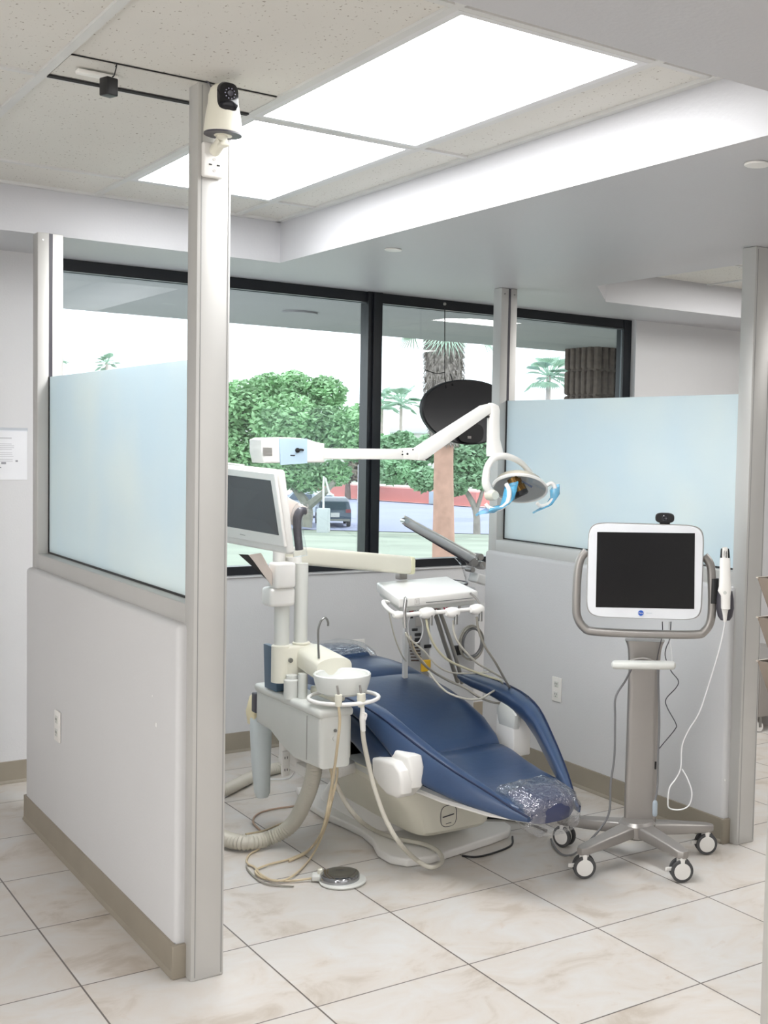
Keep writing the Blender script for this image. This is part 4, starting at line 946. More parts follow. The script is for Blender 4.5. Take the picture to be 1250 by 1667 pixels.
# ================================================================ OPERATING LIGHT
def oplight():
    Y = 4.3; ps = at(456, 760, y=4.34)
    t = thing('operating_light', (1.93, 4.34, 1.1), 'white dental operating light on a jointed arm reaching over the chair', 'operating light')
    MB().lathe([(0, 1.1), (.024, 1.1), (.024, 1.40), (0, 1.40)], (at(456, 760, y=4.34).x, 4.34, 0), 24).build('pole', M_white, t)
    # power housing
    P = lambda px, py, y=Y: at(px, py, y=y)
    def prof(y): return [P(424, 716, y), P(432, 713, y), P(470, 712, y), P(497, 714, y), P(515, 720, y), P(527, 722, y), P(527, 753, y), P(428, 754, y), P(424, 735, y)]
    MB().prism(prof(4.25), 1, 4.24, 4.36, bevel=.008, seg=3).build('power_housing', mat('bright_white', (244, 242, 238), .3), t)
    m = MB()
    for i in range(7):
        a = P(428, 729+i*2, 4.238); b = P(443, 729.4+i*2, 4.238); m.span((a.x, 4.237, a.z-.001), (b.x, 4.241, a.z+.0012))
    m.build('vent_slot', M_silver, t)
    a, b = P(452, 716, 4.237), P(500, 756, 4.237)
    f = MB().prism([P(454, 713, 4.237), P(499, 714, 4.237), P(499, 754, 4.237), P(456, 757, 4.237)], 1, 4.231, 4.2385).build('film_patch', mat('pale_blue_sheet', (202, 226, 244), .4, alpha=.75), t)
    s = MB(); s.tube([P(482, 733, 4.228), P(490, 732, 4.228), P(494, 733, 4.228)], .004, 8, 2); s.lathe([(0, -.004), (.009, -.004), (.009, .004), (0, .004)], P(484, 733, 4.23), 16, 'Y'); s.build('switch', M_blk, f)
    s = MB(); s.span(tuple(P(473, 742, 4.229)), tuple(P(480, 740.5, 4.231))); s.build('switch_label', M_dark, f)
    # rear arm
    a, b = P(526, 738.5), P(655, 739.5); H_ = .042
    m = MB(); m.box(((a.x+b.x)/2, Y, (a.z+b.z)/2), (b.x-a.x+.03, .04, H_), bevel=.003, R=Matrix.Rotation(-math.atan2(b.z-a.z, b.x-a.x), 3, 'Y')); m.build('rear_arm', MATS['bright_white'], t)
    m = MB().prism([P(652, 730), P(672, 729), P(676, 732), P(690, 750), P(652, 747)], 1, Y-.022, Y+.022, bevel=.003); m.build('elbow_joint', MATS['bright_white'], t)
    m = MB()
    for px, py, r in ((655, 740, .0035), (663, 739, .0045), (672, 732, .003), (655, 735, .002)): m.lathe([(0, -.0015), (r, -.0015), (r, .001)], P(px, py, Y-.022), 12, 'Y')
    m.build('screw', M_blk, t)
    # sprung arm
    Q = [P(674, 748), P(672, 730), P(781, 659), P(800, 656), P(800, 679), P(693, 747)]
    m = MB().prism([P(678, 748.5), P(675, 731), P(786, 660), P(800, 657), P(803, 675), P(796, 677), P(792, 674), P(690, 747)], 1, Y-.026, Y+.03, bevel=.005); m.build('sprung_arm', MATS['bright_white'], t)
    MB().prism([P(680, 749.5), P(693, 747.5), P(700, 743), P(690, 750)], 1, Y-.02, Y+.02).build('arm_end_plug', M_blk, t)
    MB().prism([P(784, 680), P(795, 676), P(795, 679), P(786, 681)], 1, Y-.02, Y+.02).build('arm_end_plug', M_blk, t)
    # head stem
    S = []
    for px, py, hw in ((799, 656, .012), (801, 660, .034), (803, 668, .036), (803, 685, .034), (803, 715, .036), (805, 735, .046), (806, 743, .048)):
        c_ = P(px, py, Y-.01); S.append([(c_.x+u, c_.y+v, c_.z) for u, v in sq(24, hw*.8, hw*.6, 2.6)])
    MB().loft(S).build('head_stem', MATS['bright_white'], t)
    # yoke: big C-shaped bracket
    Yh = 4.26
    yk = MB(); yk.tube([P(800, 804, Yh-.02), P(792, 790, Yh-.02), P(791, 775, Yh-.02), P(795, 757, Yh-.01), (P(806, 745, Yh)), P(825, 743, Yh), P(846, 752, Yh+.01), P(860, 766, Yh+.02), P(870, 778, Yh+.02)], [.018, .019, .0165, .0155, .015, .0145, .013, .012, .011], 14, 5); yk.build('yoke', MATS['bright_white'], t)
    # reflector head: shallow dish opening down-right toward the patient
    c_ = P(846, 792, Yh); rd_ = Vector((1, -.1, .06)).normalized(); nd = Vector((-.30, -.62, -.72)).normalized(); ud = nd.cross(rd_).normalized(); rd_ = ud.cross(nd).normalized()
    Mx = Matrix((rd_, ud, nd)).transposed()
    prof = [(.02, -.055), (.06, -.045), (.10, -.02), (.118, .012), (.122, .012), (.104, -.026), (.062, -.052), (.02, -.062)]
    sh = MB(); sh.lathe(prof+[prof[0]], c_, 44, R=Mx, sc_=(1.0, .72)); sh.build('reflector', mat('mirror_dish', (238, 230, 212), .2, .1), t)
    MB().lathe([(.116, .008), (.124, .004), (.126, .014), (.118, .018), (.116, .008)], c_, 44, R=Mx, sc_=(1.0, .72)).build('rim', MATS['bright_white'], t)
    MB().lathe([(0, .018), (.116, .016)], c_, 32, R=Mx, sc_=(.98, .70)).build('clear_shield', M_lens, t)
    na = Vector((.30, -.30, -.80)).normalized(); nb = na.cross(Vector((0, 1, 0))).normalized(); nc = na.cross(nb); Mc = Matrix((nb, nc, na)).transposed(); c2 = P(840, 790, Yh-.03)
    MB().lathe([(0, -.035), (.026, -.035), (.026, -.024), (.032, -.022), (.032, -.006), (.028, -.004), (.028, .004), (.035, .006), (.035, .03), (0, .03)], c2, 28, R=Mc).build('lamp_core', M_copper, t)
    MB().lathe([(0, .03), (.036, .03), (.036, .048), (.03, .052), (0, .052)], c2, 28, R=Mc).build('lamp_cap', M_blk, t)
    # side hub and switch knob
    k = P(800, 806, Yh-.03); MB().lathe([(0, -.03), (.018, -.03), (.024, -.01), (.024, .02), (.016, .03), (0, .03)], k, 20, 'Y').build('pivot_knob', M_cream, t)
    # two C handles with blue film
    hl = [P(824, 788, Yh-.08), P(829, 800, Yh-.10), P(826, 818, Yh-.11), P(813, 828, Yh-.11), P(797, 827, Yh-.10), P(790, 820, Yh-.09)]
    h1 = MB().tube(hl, [.009, .0095, .0095, .009, .0085, .008], 12, 5).build('handle', MATS['bright_white'], t)
    hr = [P(882, 797, Yh-.02), P(896, 787, Yh-.04), P(903, 793, Yh-.05), (P(902, 808, Yh-.06)), P(893, 820, Yh-.07), P(881, 824, Yh-.07), P(874, 819, Yh-.07)]
    h2 = MB().tube(hr, [.009, .009, .009, .0085, .0085, .008, .008], 12, 5).build('handle', MATS['bright_white'], t)
    def film(pts, w0, w1, par):
        m = MB(); S = []
        for i, p in enumerate(pts):
            w_ = w0+(w1-w0)*i/(len(pts)-1); rn = random.Random(i+len(pts))
            S.append([p+Vector((u*w_+rn.uniform(-.002, .002), v*w_*.8, rn.uniform(-.003, .003)+u*w_*.5)) for u, v in sq(14, 1, 1, 2)])
        m.loft(S, caps=False); return m.build('blue_barrier_film', M_bluefilm, par, 180)
    film([P(832, 790, Yh-.07), P(830, 803, Yh-.08), P(826, 818, Yh-.1), P(812, 828, Yh-.1), P(796, 830, Yh-.1), P(786, 833, Yh-.1)], .032, .032, h1)
    film([P(903, 793, Yh-.05), P(903, 808, Yh-.06), P(894, 821, Yh-.07), P(882, 827, Yh-.07), P(873, 832, Yh-.07)], .024, .018, h2)
    MB().box(P(858, 783, Yh-.035), (.07, .004, .03), bevel=.001, R=Matrix.Rotation(.5, 3, 'Y')).build('printed_label', mat('blue_grey_label', (120, 136, 176), .4), t)
oplight()

# ================================================================ DELIVERY ARM WITH TRAY
ZT = 1.0
def delivery():
    t = thing('delivery_unit', (2.4, 4.45, ZT), 'white delivery tray with instrument holder bar hung from a long swing arm', 'delivery tray')
    A = at(470, 903, y=4.34); B = at(664, 920, y=4.60)
    d = B-A; L = d.length; ang = math.atan2(d.y, d.x)
    S = []
    for p, h_ in ((A, .03), (A+(B-A)*.1, .036), (A+(B-A)*.5, .038), (B-d*.05, .040), (B, .036)):
        sd = Vector((-d.y, d.x, 0)).normalized(); S.append([p+sd*u+Vector((0, 0, v)) for u, v in sq(24, .03, h_, 5)])
    MB().loft(S).build('swing_arm', M_cream, t)
    MB().loft([[B+d.normalized()*k+Vector((-d.y, d.x, 0)).normalized()*u+Vector((0, 0, v)) for u, v in sq(24, .032, .039, 5)] for k in (-.012, .012)]).build('arm_end_cap', mat('yellowed_plastic', (224, 222, 190), .4), t)
    q = at(653, 943, z=ZT); MB().span((q.x-.02, q.y-.02, ZT+.0), (q.x+.02, q.y+.02, at(652, 932, y=q.y).z), bevel=.004).build('arm_stub', M_silver, t)
    # tray box
    c4 = [at(613, 948, z=ZT), at(649, 974, z=ZT), at(778, 962, z=ZT), at(728, 938, z=ZT)]
    hexa(MB(), c4, [p-Vector((0, 0, .040)) for p in c4], .007).build('tray', M_white, t)
    cc4 = sum(c4, Vector())/4
    hexa(MB(), [cc4+(p-cc4)*.95-Vector((0, 0, .038)) for p in c4], [cc4+(p-cc4)*.93-Vector((0, 0, .058)) for p in c4], .004).build('tray_base', M_greyw, t)
    fr, fl = c4[2], c4[1]; e = fr-fl; out = Vector((e.y, -e.x, 0)).normalized()
    def F(u, z, o=.001): return fl+e*u+out*o+Vector((0, 0, z))
    m = MB(); m.tube([F(.33, -.027), F(.93, -.027)], .0015, 6, 1); m.build('front_groove', M_steel, t)
    m = MB(); bc_ = F(.22, -.02); ln = [bc_+e.normalized()*u+Vector((0, 0, v)) for u, v in ((-.011, -.011), (.011, -.011), (.011, .011), (-.011, .011))]
    m.tube(ln, .0008, 4, 1, closed=True); m.tube([bc_-e.normalized()*.003+Vector((0, 0, -.006)), bc_-e.normalized()*.003+Vector((0, 0, .006))], .0008, 4, 1); m.tube([bc_+e.normalized()*.004+Vector((0, 0, -.006)), bc_+e.normalized()*.004+Vector((0, 0, .006))], .0008, 4, 1)
    m.build('logo', M_silver, t)
    for u in (.45, .66, .80):
        MB().lathe([(0, 0), (.006, 0), (.006, -.014), (0, -.014)], F(u, -.058, -.02), 12).build('foot', M_silver, t)
    # holder bar: left bracket bends down and forward, bar runs along the front
    Y = lambda px, py, y=4.02: at(px, py, y=y)
    b = MB(); b.tube([Y(632, 981, 4.25), Y(624, 980, 4.2), Y(630, 990, 4.1), Y(645, 1000), Y(660, 1001), Y(690, 998), Y(737, 995), Y(783, 990)], .0085, 12, 4); b.build('holder_bar', M_white, t)
    b = MB(); b.tube([Y(786, 990), Y(776, 975, 4.1), Y(766, 966, 4.15)], .005, 8, 2); b.build('right_bracket', M_silver, t)
    for px, py, s in ((648, 1001, .8), (695, 998, 1.2), (736, 997, 1.15), (776, 992, 1.15)):
        c_ = Y(px, py, 4.01); h = MB()
        S = [[(c_.x+x_*s, c_.y+u*s, c_.z+v*s) for u, v in sq(18, r, r*.8, 2.4)] for x_, r in ((-.026, .012), (-.018, .02), (0, .024), (.016, .021), (.024, .013))]
        h.loft(S); hh = h.build('instrument_holder', M_white, t)
        if px > 660:
            MB().tube([(c_.x+.006, c_.y-.02, c_.z-.006), (c_.x+.004, c_.y-.022, c_.z-.045)], [.0075, .009], 12, 1).build('metal_socket', M_steel, hh)
    # chromed syringe in the left holder
    m = MB(); m.tube([Y(659, 972, 4.0), Y(660, 978, 4.0), Y(658, 1000, 4.0), Y(659, 1022, 4.0)], [.004, .008, .0085, .007], 12, 3); m.build('air_syringe', M_chrome, t)
    q0 = Y(660, 1040, 4.62); MB().span((q0.x-.010, 4.61, .3), (q0.x+.010, 4.63, ZT-.05), bevel=.002).build('support_leg', M_white, t)
    return t
delivery()
def T(px, py, y): return at(px, py, y=y)
hose('handpiece_tube', [T(694, 1008, 4.0), T(698, 1030, 4.0), T(710, 1055, 4.02), T(730, 1075, 4.05), T(760, 1089, 4.1), T(790, 1100, 4.12), T(812, 1107, 4.12), T(818, 1112, 4.15)], .0048, mat('yellowish_hose', (205, 200, 172), .45), 'yellowish tube from the second holder sagging to the right armrest', 'tube')
hose('handpiece_tube', [T(738, 1010, 4.0), T(739, 1030, 4.0), T(750, 1052, 4.0), T(775, 1078, 4.04), T(798, 1092, 4.1), T(822, 1106, 4.15)], .0045, M_hose, 'grey tube from the third holder to the right armrest', 'tube')
hose('handpiece_tube', [T(776, 1004, 4.0), T(778, 1022, 4.0), T(788, 1050, 4.0), T(806, 1078, 4.02), T(824, 1110, 4.08), T(830, 1120, 4.12)], .005, M_taupe, 'taupe tube from the fourth holder running steeply to the right armrest', 'tube')
hose('handpiece_tube', [T(660, 1030, 4.0), T(664, 1037, 4.0), T(690, 1060, 4.02), T(712, 1084, 4.05), T(735, 1095, 4.1), T(765, 1096, 4.15), T(800, 1094, 4.2)], .0036, M_hose, 'thin pale tube from the first holder over the chair back', 'tube')
hose('handpiece_tube', [T(662, 1030, 4.02), T(668, 1050, 4.02), T(680, 1070, 4.06), T(700, 1090, 4.1), T(730, 1108, 4.12), T(757, 1120, 4.1), T(780, 1135, 4.08), T(805, 1144, 4.1), T(822, 1144, 4.15)], .005, M_taupe, 'taupe tube draped over the chair back below the tray', 'tube')
hose('handpiece_tube', [T(697, 1092, 4.08), T(710, 1110, 4.06), T(728, 1127, 4.04), T(755, 1137, 4.03), T(780, 1138, 4.05), T(800, 1127, 4.12), T(812, 1120, 4.2)], .0042, M_hose, 'light tube hanging in a deep loop over the chair back', 'tube')
hose('supply_tube', [T(704, 985, 4.4), T(712, 1010, 4.42), T(724, 1048, 4.45), T(735, 1080, 4.5), T(745, 1110, 4.55)], .0095, M_taupe, 'thick taupe supply tube under the tray, left of the pair', 'tube')
hose('supply_tube', [T(712, 985, 4.38), T(722, 1012, 4.4), T(736, 1052, 4.42), T(746, 1085, 4.46), T(752, 1112, 4.5)], .0085, M_taupe, 'thick taupe supply tube under the tray, right of the pair', 'tube')
hose('water_line', [T(632, 990, 4.2), T(638, 1020, 4.22), T(645, 1045, 4.24), T(655, 1068, 4.26), T(661, 1076, 4.3)], .003, M_hose, 'thin pale line falling from the left end of the tray', 'tube')
hose('water_line', [T(676, 990, 4.2), T(686, 1010, 4.2), T(688, 1030, 4.2), T(680, 1046, 4.2), T(668, 1040, 4.2), T(664, 1020, 4.2), T(668, 1000, 4.2)], .0022, M_wcord, 'thin white loop hanging just under the tray', 'tube')
hose('supply_tube', [T(668, 1035, 4.3), T(676, 1060, 4.3), T(690, 1078, 4.3), T(700, 1092, 4.2)], .003, M_tan, 'thin tan line behind the chromed syringe', 'tube')

# ================================================================ EQUIPMENT BEHIND THE TRAY, BY THE WINDOW
def tower():
    y0 = 5.36; a = at(661, 984, y=y0+.16); b = at(701, 984, y=y0)
    t = thing('equipment_tower', (a.x+.3, 5.5, 0), 'white equipment tower with open metal rear panel, under the window behind the tray', 'equipment tower')
    zt = .845; x1 = b.x+.28
    MB().span((b.x, y0, 0), (x1, y0+.16, zt), bevel=.006).build('side_panel', M_wall, t)
    MB().span((a.x, y0+.004, 0), (b.x, y0+.16, zt-.004), bevel=.003).build('rear_panel', mat('zinc_panel', (165, 165, 165), .4, .5), t)
    P = lambda px, py: at(px, py, y=y0)
    for px, py, s in ((668, 1005, .012), (675, 1025, .014), (680, 1033, .016), (680, 1041, .016), (696, 1052, .018), (670, 1050, .012), (684, 988, .012)):
        q = P(px, py); MB().box((q.x, y0, q.z), (s*2.2, .012, s), bevel=.003).build('connector', M_blk, t)
    f = MB()
    for i in range(7):
        for k in range(7):
            q = P(667+i*2.4+k*.6, 1044+k*5.2); f.lathe([(0, -.002), (.005, -.002), (.005, .001)], (q.x, y0+.002, q.z), 8, 'Y')
    f.build('vent_grille', mat('brown_vent', (66, 54, 48), .6), t)
    q = P(683, 1012); MB().box((q.x, y0, q.z), (.05, .008, .05), bevel=.002).build('port_plate', M_silver, t)
    q = P(691, 1083); MB().box((q.x, y0-.012, q.z), (.05, .02, .06), bevel=.004).build('yellow_box', mat('yellow_plastic', (214, 170, 40), .5), t)
    q = P(669, 993); MB().lathe([(0, -.01), (.012, -.01), (.012, .01), (0, .01)], (q.x, y0, q.z), 12, 'Y').build('red_plug', mat('red_plastic', (140, 60, 60), .5), t)
    q = at(719, 989, y=y0-.001); text('ASP', 'lettering', .07, (q.x, y0-.001, q.z), (1, 0, 0), (0, 0, 1), mat('red_print', (190, 50, 80), .5), t)
    s = at(690, 934, y=5.5)
tower()
for i, (dx, r, lb) in enumerate(((0, .085, 'outer'), (.008, .07, 'inner'))):
    c_ = at(768, 1046, y=5.30); pts = [(c_.x+dx+math.cos(a)*r*.85, 5.31+.006*i, c_.z+math.sin(a)*r*1.05) for a in [2*PI*k/20 for k in range(20)]]
    mb = MB()
    for q in range(2): mb.tube([(x+.004*q, y-.008*q, z-.005*q) for x, y, z in pts], .0042, 8, 3, closed=True)
    tag(mb.build('cable_coil', M_gcord if i else M_taupe, None, 60), 'coiled grey cable hung on the white tower, the %s of two rings' % lb, 'cable')
c_ = at(752, 1060, y=5.3); tag(MB().box((c_.x, 5.335, c_.z), (.05, .03, .05), bevel=.006).build('cable_plug', M_blk), 'black plug hanging at the cable coil', 'plug')
def basin():
    c_ = at(712, 936, y=5.46)
    t = thing('round_basin', (c_.x, 5.44, .845), 'shallow round basin with dark rim on top of the white tower, just above the tray', 'basin')
    MB().lathe([(0, .846), (.10, .846), (.15, .868), (.145, .872), (.09, .852), (0, .852)], (c_.x, 5.44, 0), 36).build('bowl', M_greyw, t)
    MB().lathe([(.143, .866), (.153, .866), (.153, .876), (.143, .876), (.143, .866)], (c_.x, 5.44, 0), 36).build('rim', M_dark, t)
basin()
def chromearm():
    y = 5.40; A = at(656, 847, y=y); B = at(772, 912, y=y); C_ = at(800, 935, y=y)
    t = thing('folded_light_arm', (C_.x+.1, y, .0), 'grey metal folded arm with clear plastic wrapping, by the window beside the far post', 'metal arm')
    MB().tube([A, A+(B-A)*.05, A+(B-A)*.5, B], [.018, .021, .024, .026], 16, 1).build('arm_tube', mat('pale_silver', (200, 202, 204), .3, .4), t)
    MB().tube([A+Vector((.012, 0, -.022)), B+Vector((.0, 0, -.03))], .008, 8, 1).build('lower_rod', M_dark, t)
    MB().tube([A+Vector((0, -.012, .022)), B+Vector((0, -.012, .028))], .006, 8, 1).build('upper_rod', M_greyw, t)
    MB().lathe([(0, -.024), (.014, -.024), (.017, 0), (.014, .024), (0, .024)], A+Vector((.01, 0, -.002)), 16, 'Y').build('end_pivot', M_chrome, t)
    m = MB()
    for px, py, r in ((768, 915, .022), (778, 906, .018), (765, 927, .014), (782, 920, .022)): m.lathe([(0, -.03), (r, -.03), (r*1.1, 0), (r, .03), (0, .03)], at(px, py, y=y), 18, 'Y')
    m.build('joint', M_silver, t)
    MB().box(at(782, 943, y=y), (.10, .09, .05), bevel=.008, R=Matrix.Rotation(.3, 3, 'Y')).build('bracket', M_white, t)
    MB().span((at(797, 950, y=y).x-.01, y-.03, .0), (at(797, 950, y=y).x+.05, y+.03, at(790, 945, y=y).z), bevel=.006).build('stand_post', M_white, t)
    S = []; rn = random.Random(3)
    for px, py, r in ((752, 905, .04), (765, 915, .055), (775, 935, .06), (776, 960, .055), (780, 985, .04)):
        c_ = at(px, py, y=y-.02); S.append([(c_.x+u+rn.uniform(-.006, .006), y-.02+v, c_.z+u*.3+rn.uniform(-.006, .006)) for u, v in sq(18, r, .05, 2)])
    MB().loft(S, caps=False).build('plastic_wrap', M_film2, t, 180)
chromearm()

# ================================================================ SCANNER CART
def cart():
    hx, hy = 3.045, 3.50
    t = thing('scanner_cart', (hx, hy, 0), 'silver wheeled cart with a large white framed touch screen on a column', 'cart')
    ang0 = math.atan2(-hx, hy)        # screen turned to face the camera
    fd = Vector((-math.sin(.715), -math.cos(.715), 0)); rd_ = Vector((math.cos(.715), -math.sin(.715), 0)); up = Vector((0, 0, 1))
    fd = Vector((-math.sin(.71), -math.cos(.71), 0)); rd_ = Vector((-fd.y, fd.x, 0)).normalized()
    if rd_.x < 0: rd_ = -rd_
    # legs
    casters = [at(950, 1428, z=0), at(1108, 1434, z=0), at(1148, 1389, z=0), at(918, 1377, z=0)]
    casters.append(Vector((hx+.21, hy+.2, 0)))
    ft = Vector((hx, hy, 0))
    for i, c_ in enumerate(casters):
        d = (c_-ft); L = d.length; d.normalize(); sd = Vector((-d.y, d.x, 0)); S = []
        for k, w_, zt, h_ in ((0.0, .04, .150, .05), (.25, .038, .147, .048), (.6, .032, .136, .044), (.9, .028, .126, .036), (1.03, .026, .120, .032), (1.09, .012, .117, .026)):
            S.append([ft+d*(L*k)+sd*u+Vector((0, 0, zt-h_/2+v)) for u, v in sq(20, w_, h_/2, 5)])
        MB().loft(S).build('leg', M_silver, t)
        n = Vector((d.x, d.y, 0)); wa = Vector((rd_.x, rd_.y, 0))
        ax = (fd*.98+rd_*(.2 if i != 3 else -.6)).normalized(); R = Matrix((Vector((-ax.y, ax.x, 0)), up, ax)).transposed()
        cc_ = Vector((c_.x, c_.y, .043))
        w_ = MB()
        for s_ in (-1, 1): w_.lathe([(.03, -.007), (.041, -.006), (.043, 0), (.041, .006), (.03, .007)], cc_+ax*.017*s_, 32, R=R)
        cs = w_.build('caster', M_tire, t)
        k = MB()
        for s_ in (-1, 1): k.lathe([(0, -.009), (.030, -.008), (.033, -.004), (.033, .004), (.030, .008), (0, .009)], cc_+ax*.0175*s_, 28, R=R)
        k.build('hub_cap', M_white, cs)
        k = MB(); sdx = Vector((-ax.y, ax.x, 0)); k.box(cc_+Vector((0, 0, .03)), (.02, .05, .05), bevel=.006, R=R.to_3x3() @ Matrix.Rotation(0, 3, 'X')); k.box(cc_-sdx*.045+Vector((0, 0, .004)), (.03, .01, .014), bevel=.003, rz=math.atan2(sdx.y, sdx.x)); k.lathe([(0, .05), (.018, .05), (.018, .098), (0, .098)], (c_.x, c_.y, 0), 16); k.build('fork', M_white, cs)
    MB().loft([[ft+Vector((u, v, z)) for u, v in sq(28, r, r, 2.5)] for z, r in ((.09, .05), (.10, .065), (.145, .068), (.158, .058))]).build('hub', M_silver, t)
    # column
    cen = lambda z: Vector((hx+.035, hy+.025, z))
    def cs_(z, wd, dp, y=0): return [cen(z)+rd_*u+fd*v for u, v in sq(28, wd/2, dp/2, 6)]
    MB().loft([cs_(z, wd, .07) for z, wd in ((.14, .126), (.5, .124), (.82, .122), (.83, .122))]).build('column', M_silver, t)
    MB().loft([cs_(z, wd, .075) for z, wd in ((.74, .124), (.79, .126), (.825, .132), (.845, .142), (.858, .155))]).build('column_neck', M_silver, t)
    fc = lambda px, py, o=0.0: _pl(px, py, o)
    PO = ft+fd*.06       # screen plane point
    def _pl(px, py, o):
        r = ray(px, py); P0 = PO+fd*o; k = (P0-CAMP).dot(fd)/r.dot(fd); return CAMP+r*k
    # U-shaped tubular frame
    fr = [fc(955, 897), fc(945, 910), fc(940, 935), (fc(938, 985)), fc(940, 1005), fc(950, 1021), fc(968, 1028), fc(1050, 1032), fc(1130, 1033), fc(1146, 1028), fc(1156, 1012), fc(1159, 985), fc(1158, 935), fc(1155, 917), fc(1146, 905)]
    MB().tube(fr, .0165, 16, 5).build('screen_frame', M_silver, t)
    MB().box(fc(1050, 960, -.06), (.12, .04, .16), bevel=.01, rz=math.atan2(rd_.y, rd_.x)).build('screen_mount', M_silver, t)
    # screen
    o = .03; Q = [fc(958, 852, o), fc(1145, 855, o), fc(1142, 1009, o), fc(955, 1004, o)]
    ctr = sum(Q, Vector())/4; W_ = ((Q[1]-Q[0]).length+(Q[2]-Q[3]).length)/2; Hh = ((Q[3]-Q[0]).length+(Q[2]-Q[1]).length)/2
    def rr(ofs, sx=1, sz=1, p=9): return [ctr+rd_*u*sx+up*v*sz+fd*ofs for u, v in sq(72, W_/2, Hh/2, p)]
    back = MB().loft([rr(-.045, .9, .9), rr(-.04, .97, .97), rr(-.02, 1.01, 1.012), rr(-.004, 1.01, 1.012)]).build('back_shell', M_silver, t)
    bz = MB().loft([rr(-.004, .995, .995), rr(.010, .995, .995), rr(.014, .985, .985)]).build('bezel', mat('screen_bezel', (232, 234, 238), .25), t)
    S_ = [fc(972, 866, .0448), fc(1131, 868, .0448), fc(1130, 991.5, .0448), fc(969.5, 988.5, .0448)]
    m = MB(); hexa(m, S_, [p-fd*.004 for p in S_]); m.build('screen', M_screen, t)
    bd = fc(1043, 998, .0455); R = Matrix((rd_, up, -rd_.cross(up)*-1)).transposed()
    b_ = MB().lathe([(0, -.001), (.0105, -.001), (.0105, .0012), (0, .0012)], bd, 24, R=Matrix((rd_, up, fd)).transposed()).build('badge', mat('badge_blue', (30, 90, 190), .3), t)
    text('iTero', 'badge_lettering', .0085, bd+fd*.0015, rd_, up, M_white, b_, off=.0003)
    q = fc(1056.5, 998, .0455); text('element', 'bezel_lettering', .007, q, rd_, up, mat('pale_grey_print', (176, 186, 196), .5), t)
    # bar handle
    hb = [fc(1000, 1082, .04), fc(1095, 1083, .04)]; S = []
    for p, k in ((hb[0]-rd_*.012, .3), (hb[0]-rd_*.006, .85), (hb[0]+rd_*.004, 1), (hb[1]-rd_*.004, 1), (hb[1]+rd_*.006, .85), (hb[1]+rd_*.012, .3)):
        S.append([p+fd*u*k+up*v*k for u, v in sq(18, .03, .0155, 3)])
    h_ = MB().loft(S).build('handle_bar', M_greyw, t)
    m = MB(); a = fc(1045, 1076, .0); m.tube([fc(1020, 1082, .0), fc(1028, 1075, .0), fc(1048, 1072, .0), fc(1062, 1077, .0), fc(1066, 1082, 0)], .006, 8, 3); m.build('handle_loop', M_silver, h_)
    # wand holder on the right
    m = MB(); q0 = fc(1166, 968, .0); m.loft([[fc(1163, 950, 0)+rd_*u+fd*v+up*z for u, v in sq(16, .016, .02, 3)] for z in (-.075, .02)]); m.build('holder_bracket', M_blk, t)
    S = []
    for py, hw in ((962, .028), (975, .033), (990, .034), (1003, .028), (1009, .018)):
        q = fc(1180, py, .01); S.append([q+rd_*u+fd*v*.8 for u, v in sq(24, hw, .03, 2.6)])
    m = MB(); m.loft(S); m.build('wand_cradle', M_dark, t)
    # --- things that rest on or hang from the cart
    wb = thing('webcam', fc(1082, 851, .0), 'small black webcam sitting on top of the cart screen', 'webcam')
    q = fc(1082, 843, .01); MB().loft([[q+rd_*u+up*v+fd*k for u, v in sq(28, .036*s, .0195*s, 3)] for k, s in ((-.012, .85), (-.006, 1), (.01, 1), (.014, .9))]).build('body', M_blk, wb)
    MB().lathe([(0, 0), (.011, 0), (.012, .004), (.008, .006), (0, .004)], q+fd*.013, 24, R=Matrix((rd_, up, fd)).transposed()).build('lens', mat('dark_lens', (40, 40, 46), .1), wb)
    q = fc(1082, 850, .0); MB().box(q-up*.001, (.04, .03, .012), bevel=.003, rz=math.atan2(rd_.y, rd_.x)).build('clip', M_blk, wb)
    wd = thing('intraoral_scanner', fc(1180, 1005, .04), 'white handheld scanner wand resting in the cradle at the right of the cart screen', 'scanner wand')
    S = []
    for py, px, hw, dp in ((908, 1180, .018, .014), (914, 1180, .020, .017), (940, 1180, .0205, .019), (955, 1180, .023, .021), (962, 1179, .025, .022), (970, 1181, .018, .02), (990, 1181, .017, .02), (991, 1181, .0165, .02)):
        q = fc(px, py, .045); S.append([q+rd_*u+fd*v for u, v in sq(24, hw, dp, 3)])
    MB().loft(S).build('body', MATS['bright_white'], wd)
    S = []
    for py, hw in ((893, .0145), (896, .0165), (912, .0195), (918, .020)):
        q = fc(1180, py, .04); S.append([q+rd_*u+fd*v for u, v in sq(20, hw, .012, 4)])
    tp = MB().loft(S).build('black_tip', M_blk, wd)
    S = []
    for py, hw in ((891, .009), (893, .0105), (914, .0115)):
        q = fc(1180, py, .047); S.append([q+rd_*u+fd*v for u, v in sq(20, hw, .010, 4)])
    sl = MB().loft(S).build('disposable_sleeve', M_white, wd)
    text('NEVER', 'sleeve_lettering', .0085, fc(1182, 903, .0575), -up, rd_, M_blk, sl, off=.0004)
    text('TOUCH', 'sleeve_lettering', .006, fc(1178.5, 901, .0575), -up, rd_, M_blk, sl, off=.0004)
    q = fc(1180, 965, .0665); MB().lathe([(.0045, 0), (.0065, 0), (.0065, .0015), (.0045, .0015)], q, 20, R=Matrix((rd_, up, fd)).transposed()).build('button', M_greyw, wd)
    S = []
    for py, hw in ((992, .013), (1000, .009), (1012, .006)):
        q = fc(1180, py, .045); S.append([q+rd_*u+fd*v for u, v in sq(16, hw, hw, 2.3)])
    MB().loft(S).build('cable_boot', M_white, wd)
    C = lambda px, py, o=.03: fc(px, py, o)
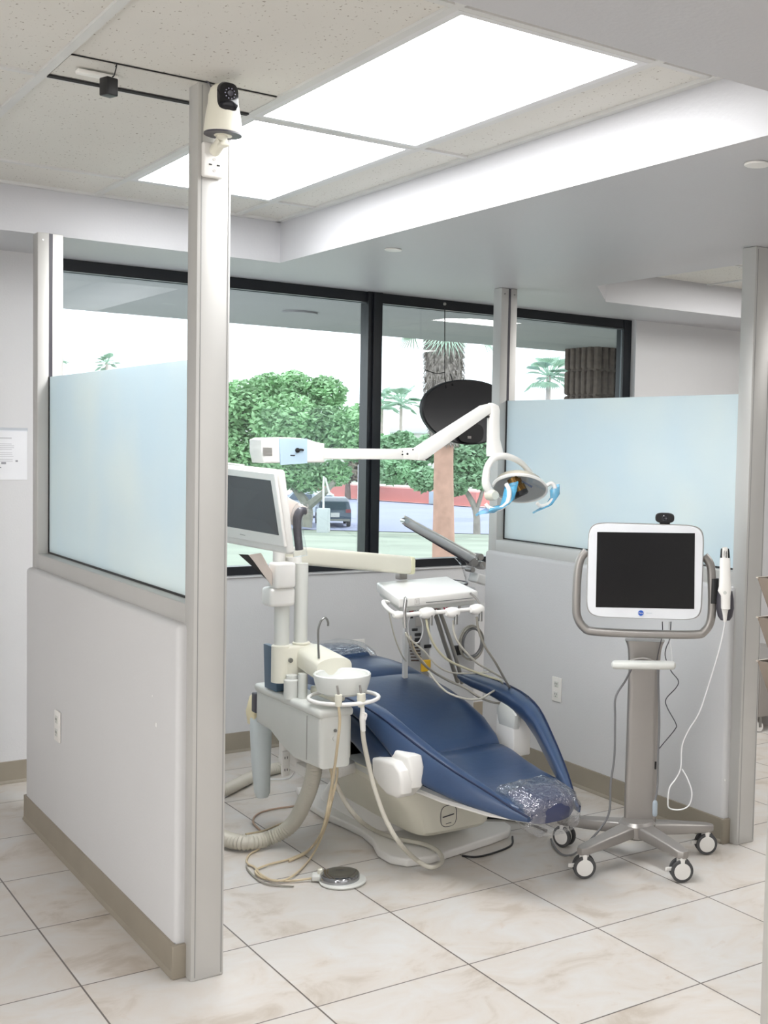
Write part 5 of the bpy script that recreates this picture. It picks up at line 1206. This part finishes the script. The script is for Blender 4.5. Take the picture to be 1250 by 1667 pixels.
    hose('scanner_cord', [C(1180, 1010, .045), C(1178, 1025), C(1170, 1060), C(1155, 1110, .0), C(1138, 1160, -.02), C(1120, 1190, -.03), C(1110, 1215, -.03), C(1108, 1250, -.03), C(1100, 1268, -.02), C(1090, 1282, .0), C(1087, 1305, 0), C(1090, 1316, .0), C(1108, 1318, 0), C(1122, 1310, -.02), C(1126, 1290, -.03), C(1119, 1268, -.04), C(1110, 1252, -.05)], .0027, M_wcord, None, None, parent=wd)
    hose('power_cord', [C(1028, 1088, .0), C(1018, 1108, .0), C(1002, 1135, .0), C(1001, 1170, .0), C(1000, 1230, .0), C(994, 1275, .0), C(992, 1320, .01), C(980, 1345, .03), C(960, 1368, .05), C(945, 1383, .06), at(930, 1392, z=.006), at(915, 1391, z=.006), at(902, 1378, z=.006), at(897, 1366, z=.006)], .0042, M_gcord, None, None, parent=t)
    hose('power_cord', [C(1071, 1090, -.04), C(1072, 1130, -.04), C(1073, 1180, -.04), C(1071, 1230, -.04), C(1070, 1280, -.04), C(1066, 1306, -.02)], .0042, M_gcord, None, None, parent=t)
    hose('data_cord', [C(1078, 1012, -.03), C(1078, 1033, -.04), C(1072, 1060, -.04), C(1069, 1075, -.04)], .0018, M_dark, None, None, parent=t)
    hose('data_cord', [C(1092, 1012, -.03), C(1090, 1040, -.04), C(1084, 1055, -.04), C(1083, 1070, -.04), C(1092, 1092, -.04), C(1104, 1108, -.04), C(1100, 1120, -.04), C(1084, 1138, -.04), C(1086, 1152, -.04), C(1100, 1178, -.04), C(1098, 1188, -.04), C(1080, 1210, -.04), C(1070, 1222, -.04)], .002, M_dark, None, None, parent=t)
    hose('data_cord', [C(1089, 1012, -.03), C(1089, 1035, -.04), C(1093, 1060, -.04), C(1094, 1080, -.04)], .0016, M_wcord, None, None, parent=t)
    ad = C(1066, 1316, -.0); MB().tube([ad+up*.03, ad+up*.02, ad-up*.02, ad-up*.03], [.006, .010, .010, .007], 14, 2).build('cable_connector', mat('pale_blue_plug', (170, 182, 192), .4), t)
    q = C(1067, 1246, -.02); MB().box(q, (.006, .006, .03), bevel=.001).build('cable_clip', M_blk, t)
cart()
hose('power_cord', [at(772, 1333, z=.006), at(790, 1331, z=.006), at(830, 1334, z=.006), at(870, 1345, z=.006), at(890, 1352, z=.006)], .005, M_blk, None, None, parent=bpy.data.objects['dental_chair'])
hose('power_cord', [at(752, 1393, z=.004), at(775, 1395, z=.004), at(805, 1388, z=.004), at(832, 1376, z=.004), at(834, 1362, z=.004)], .004, M_blk, None, None, parent=bpy.data.objects['dental_chair'])
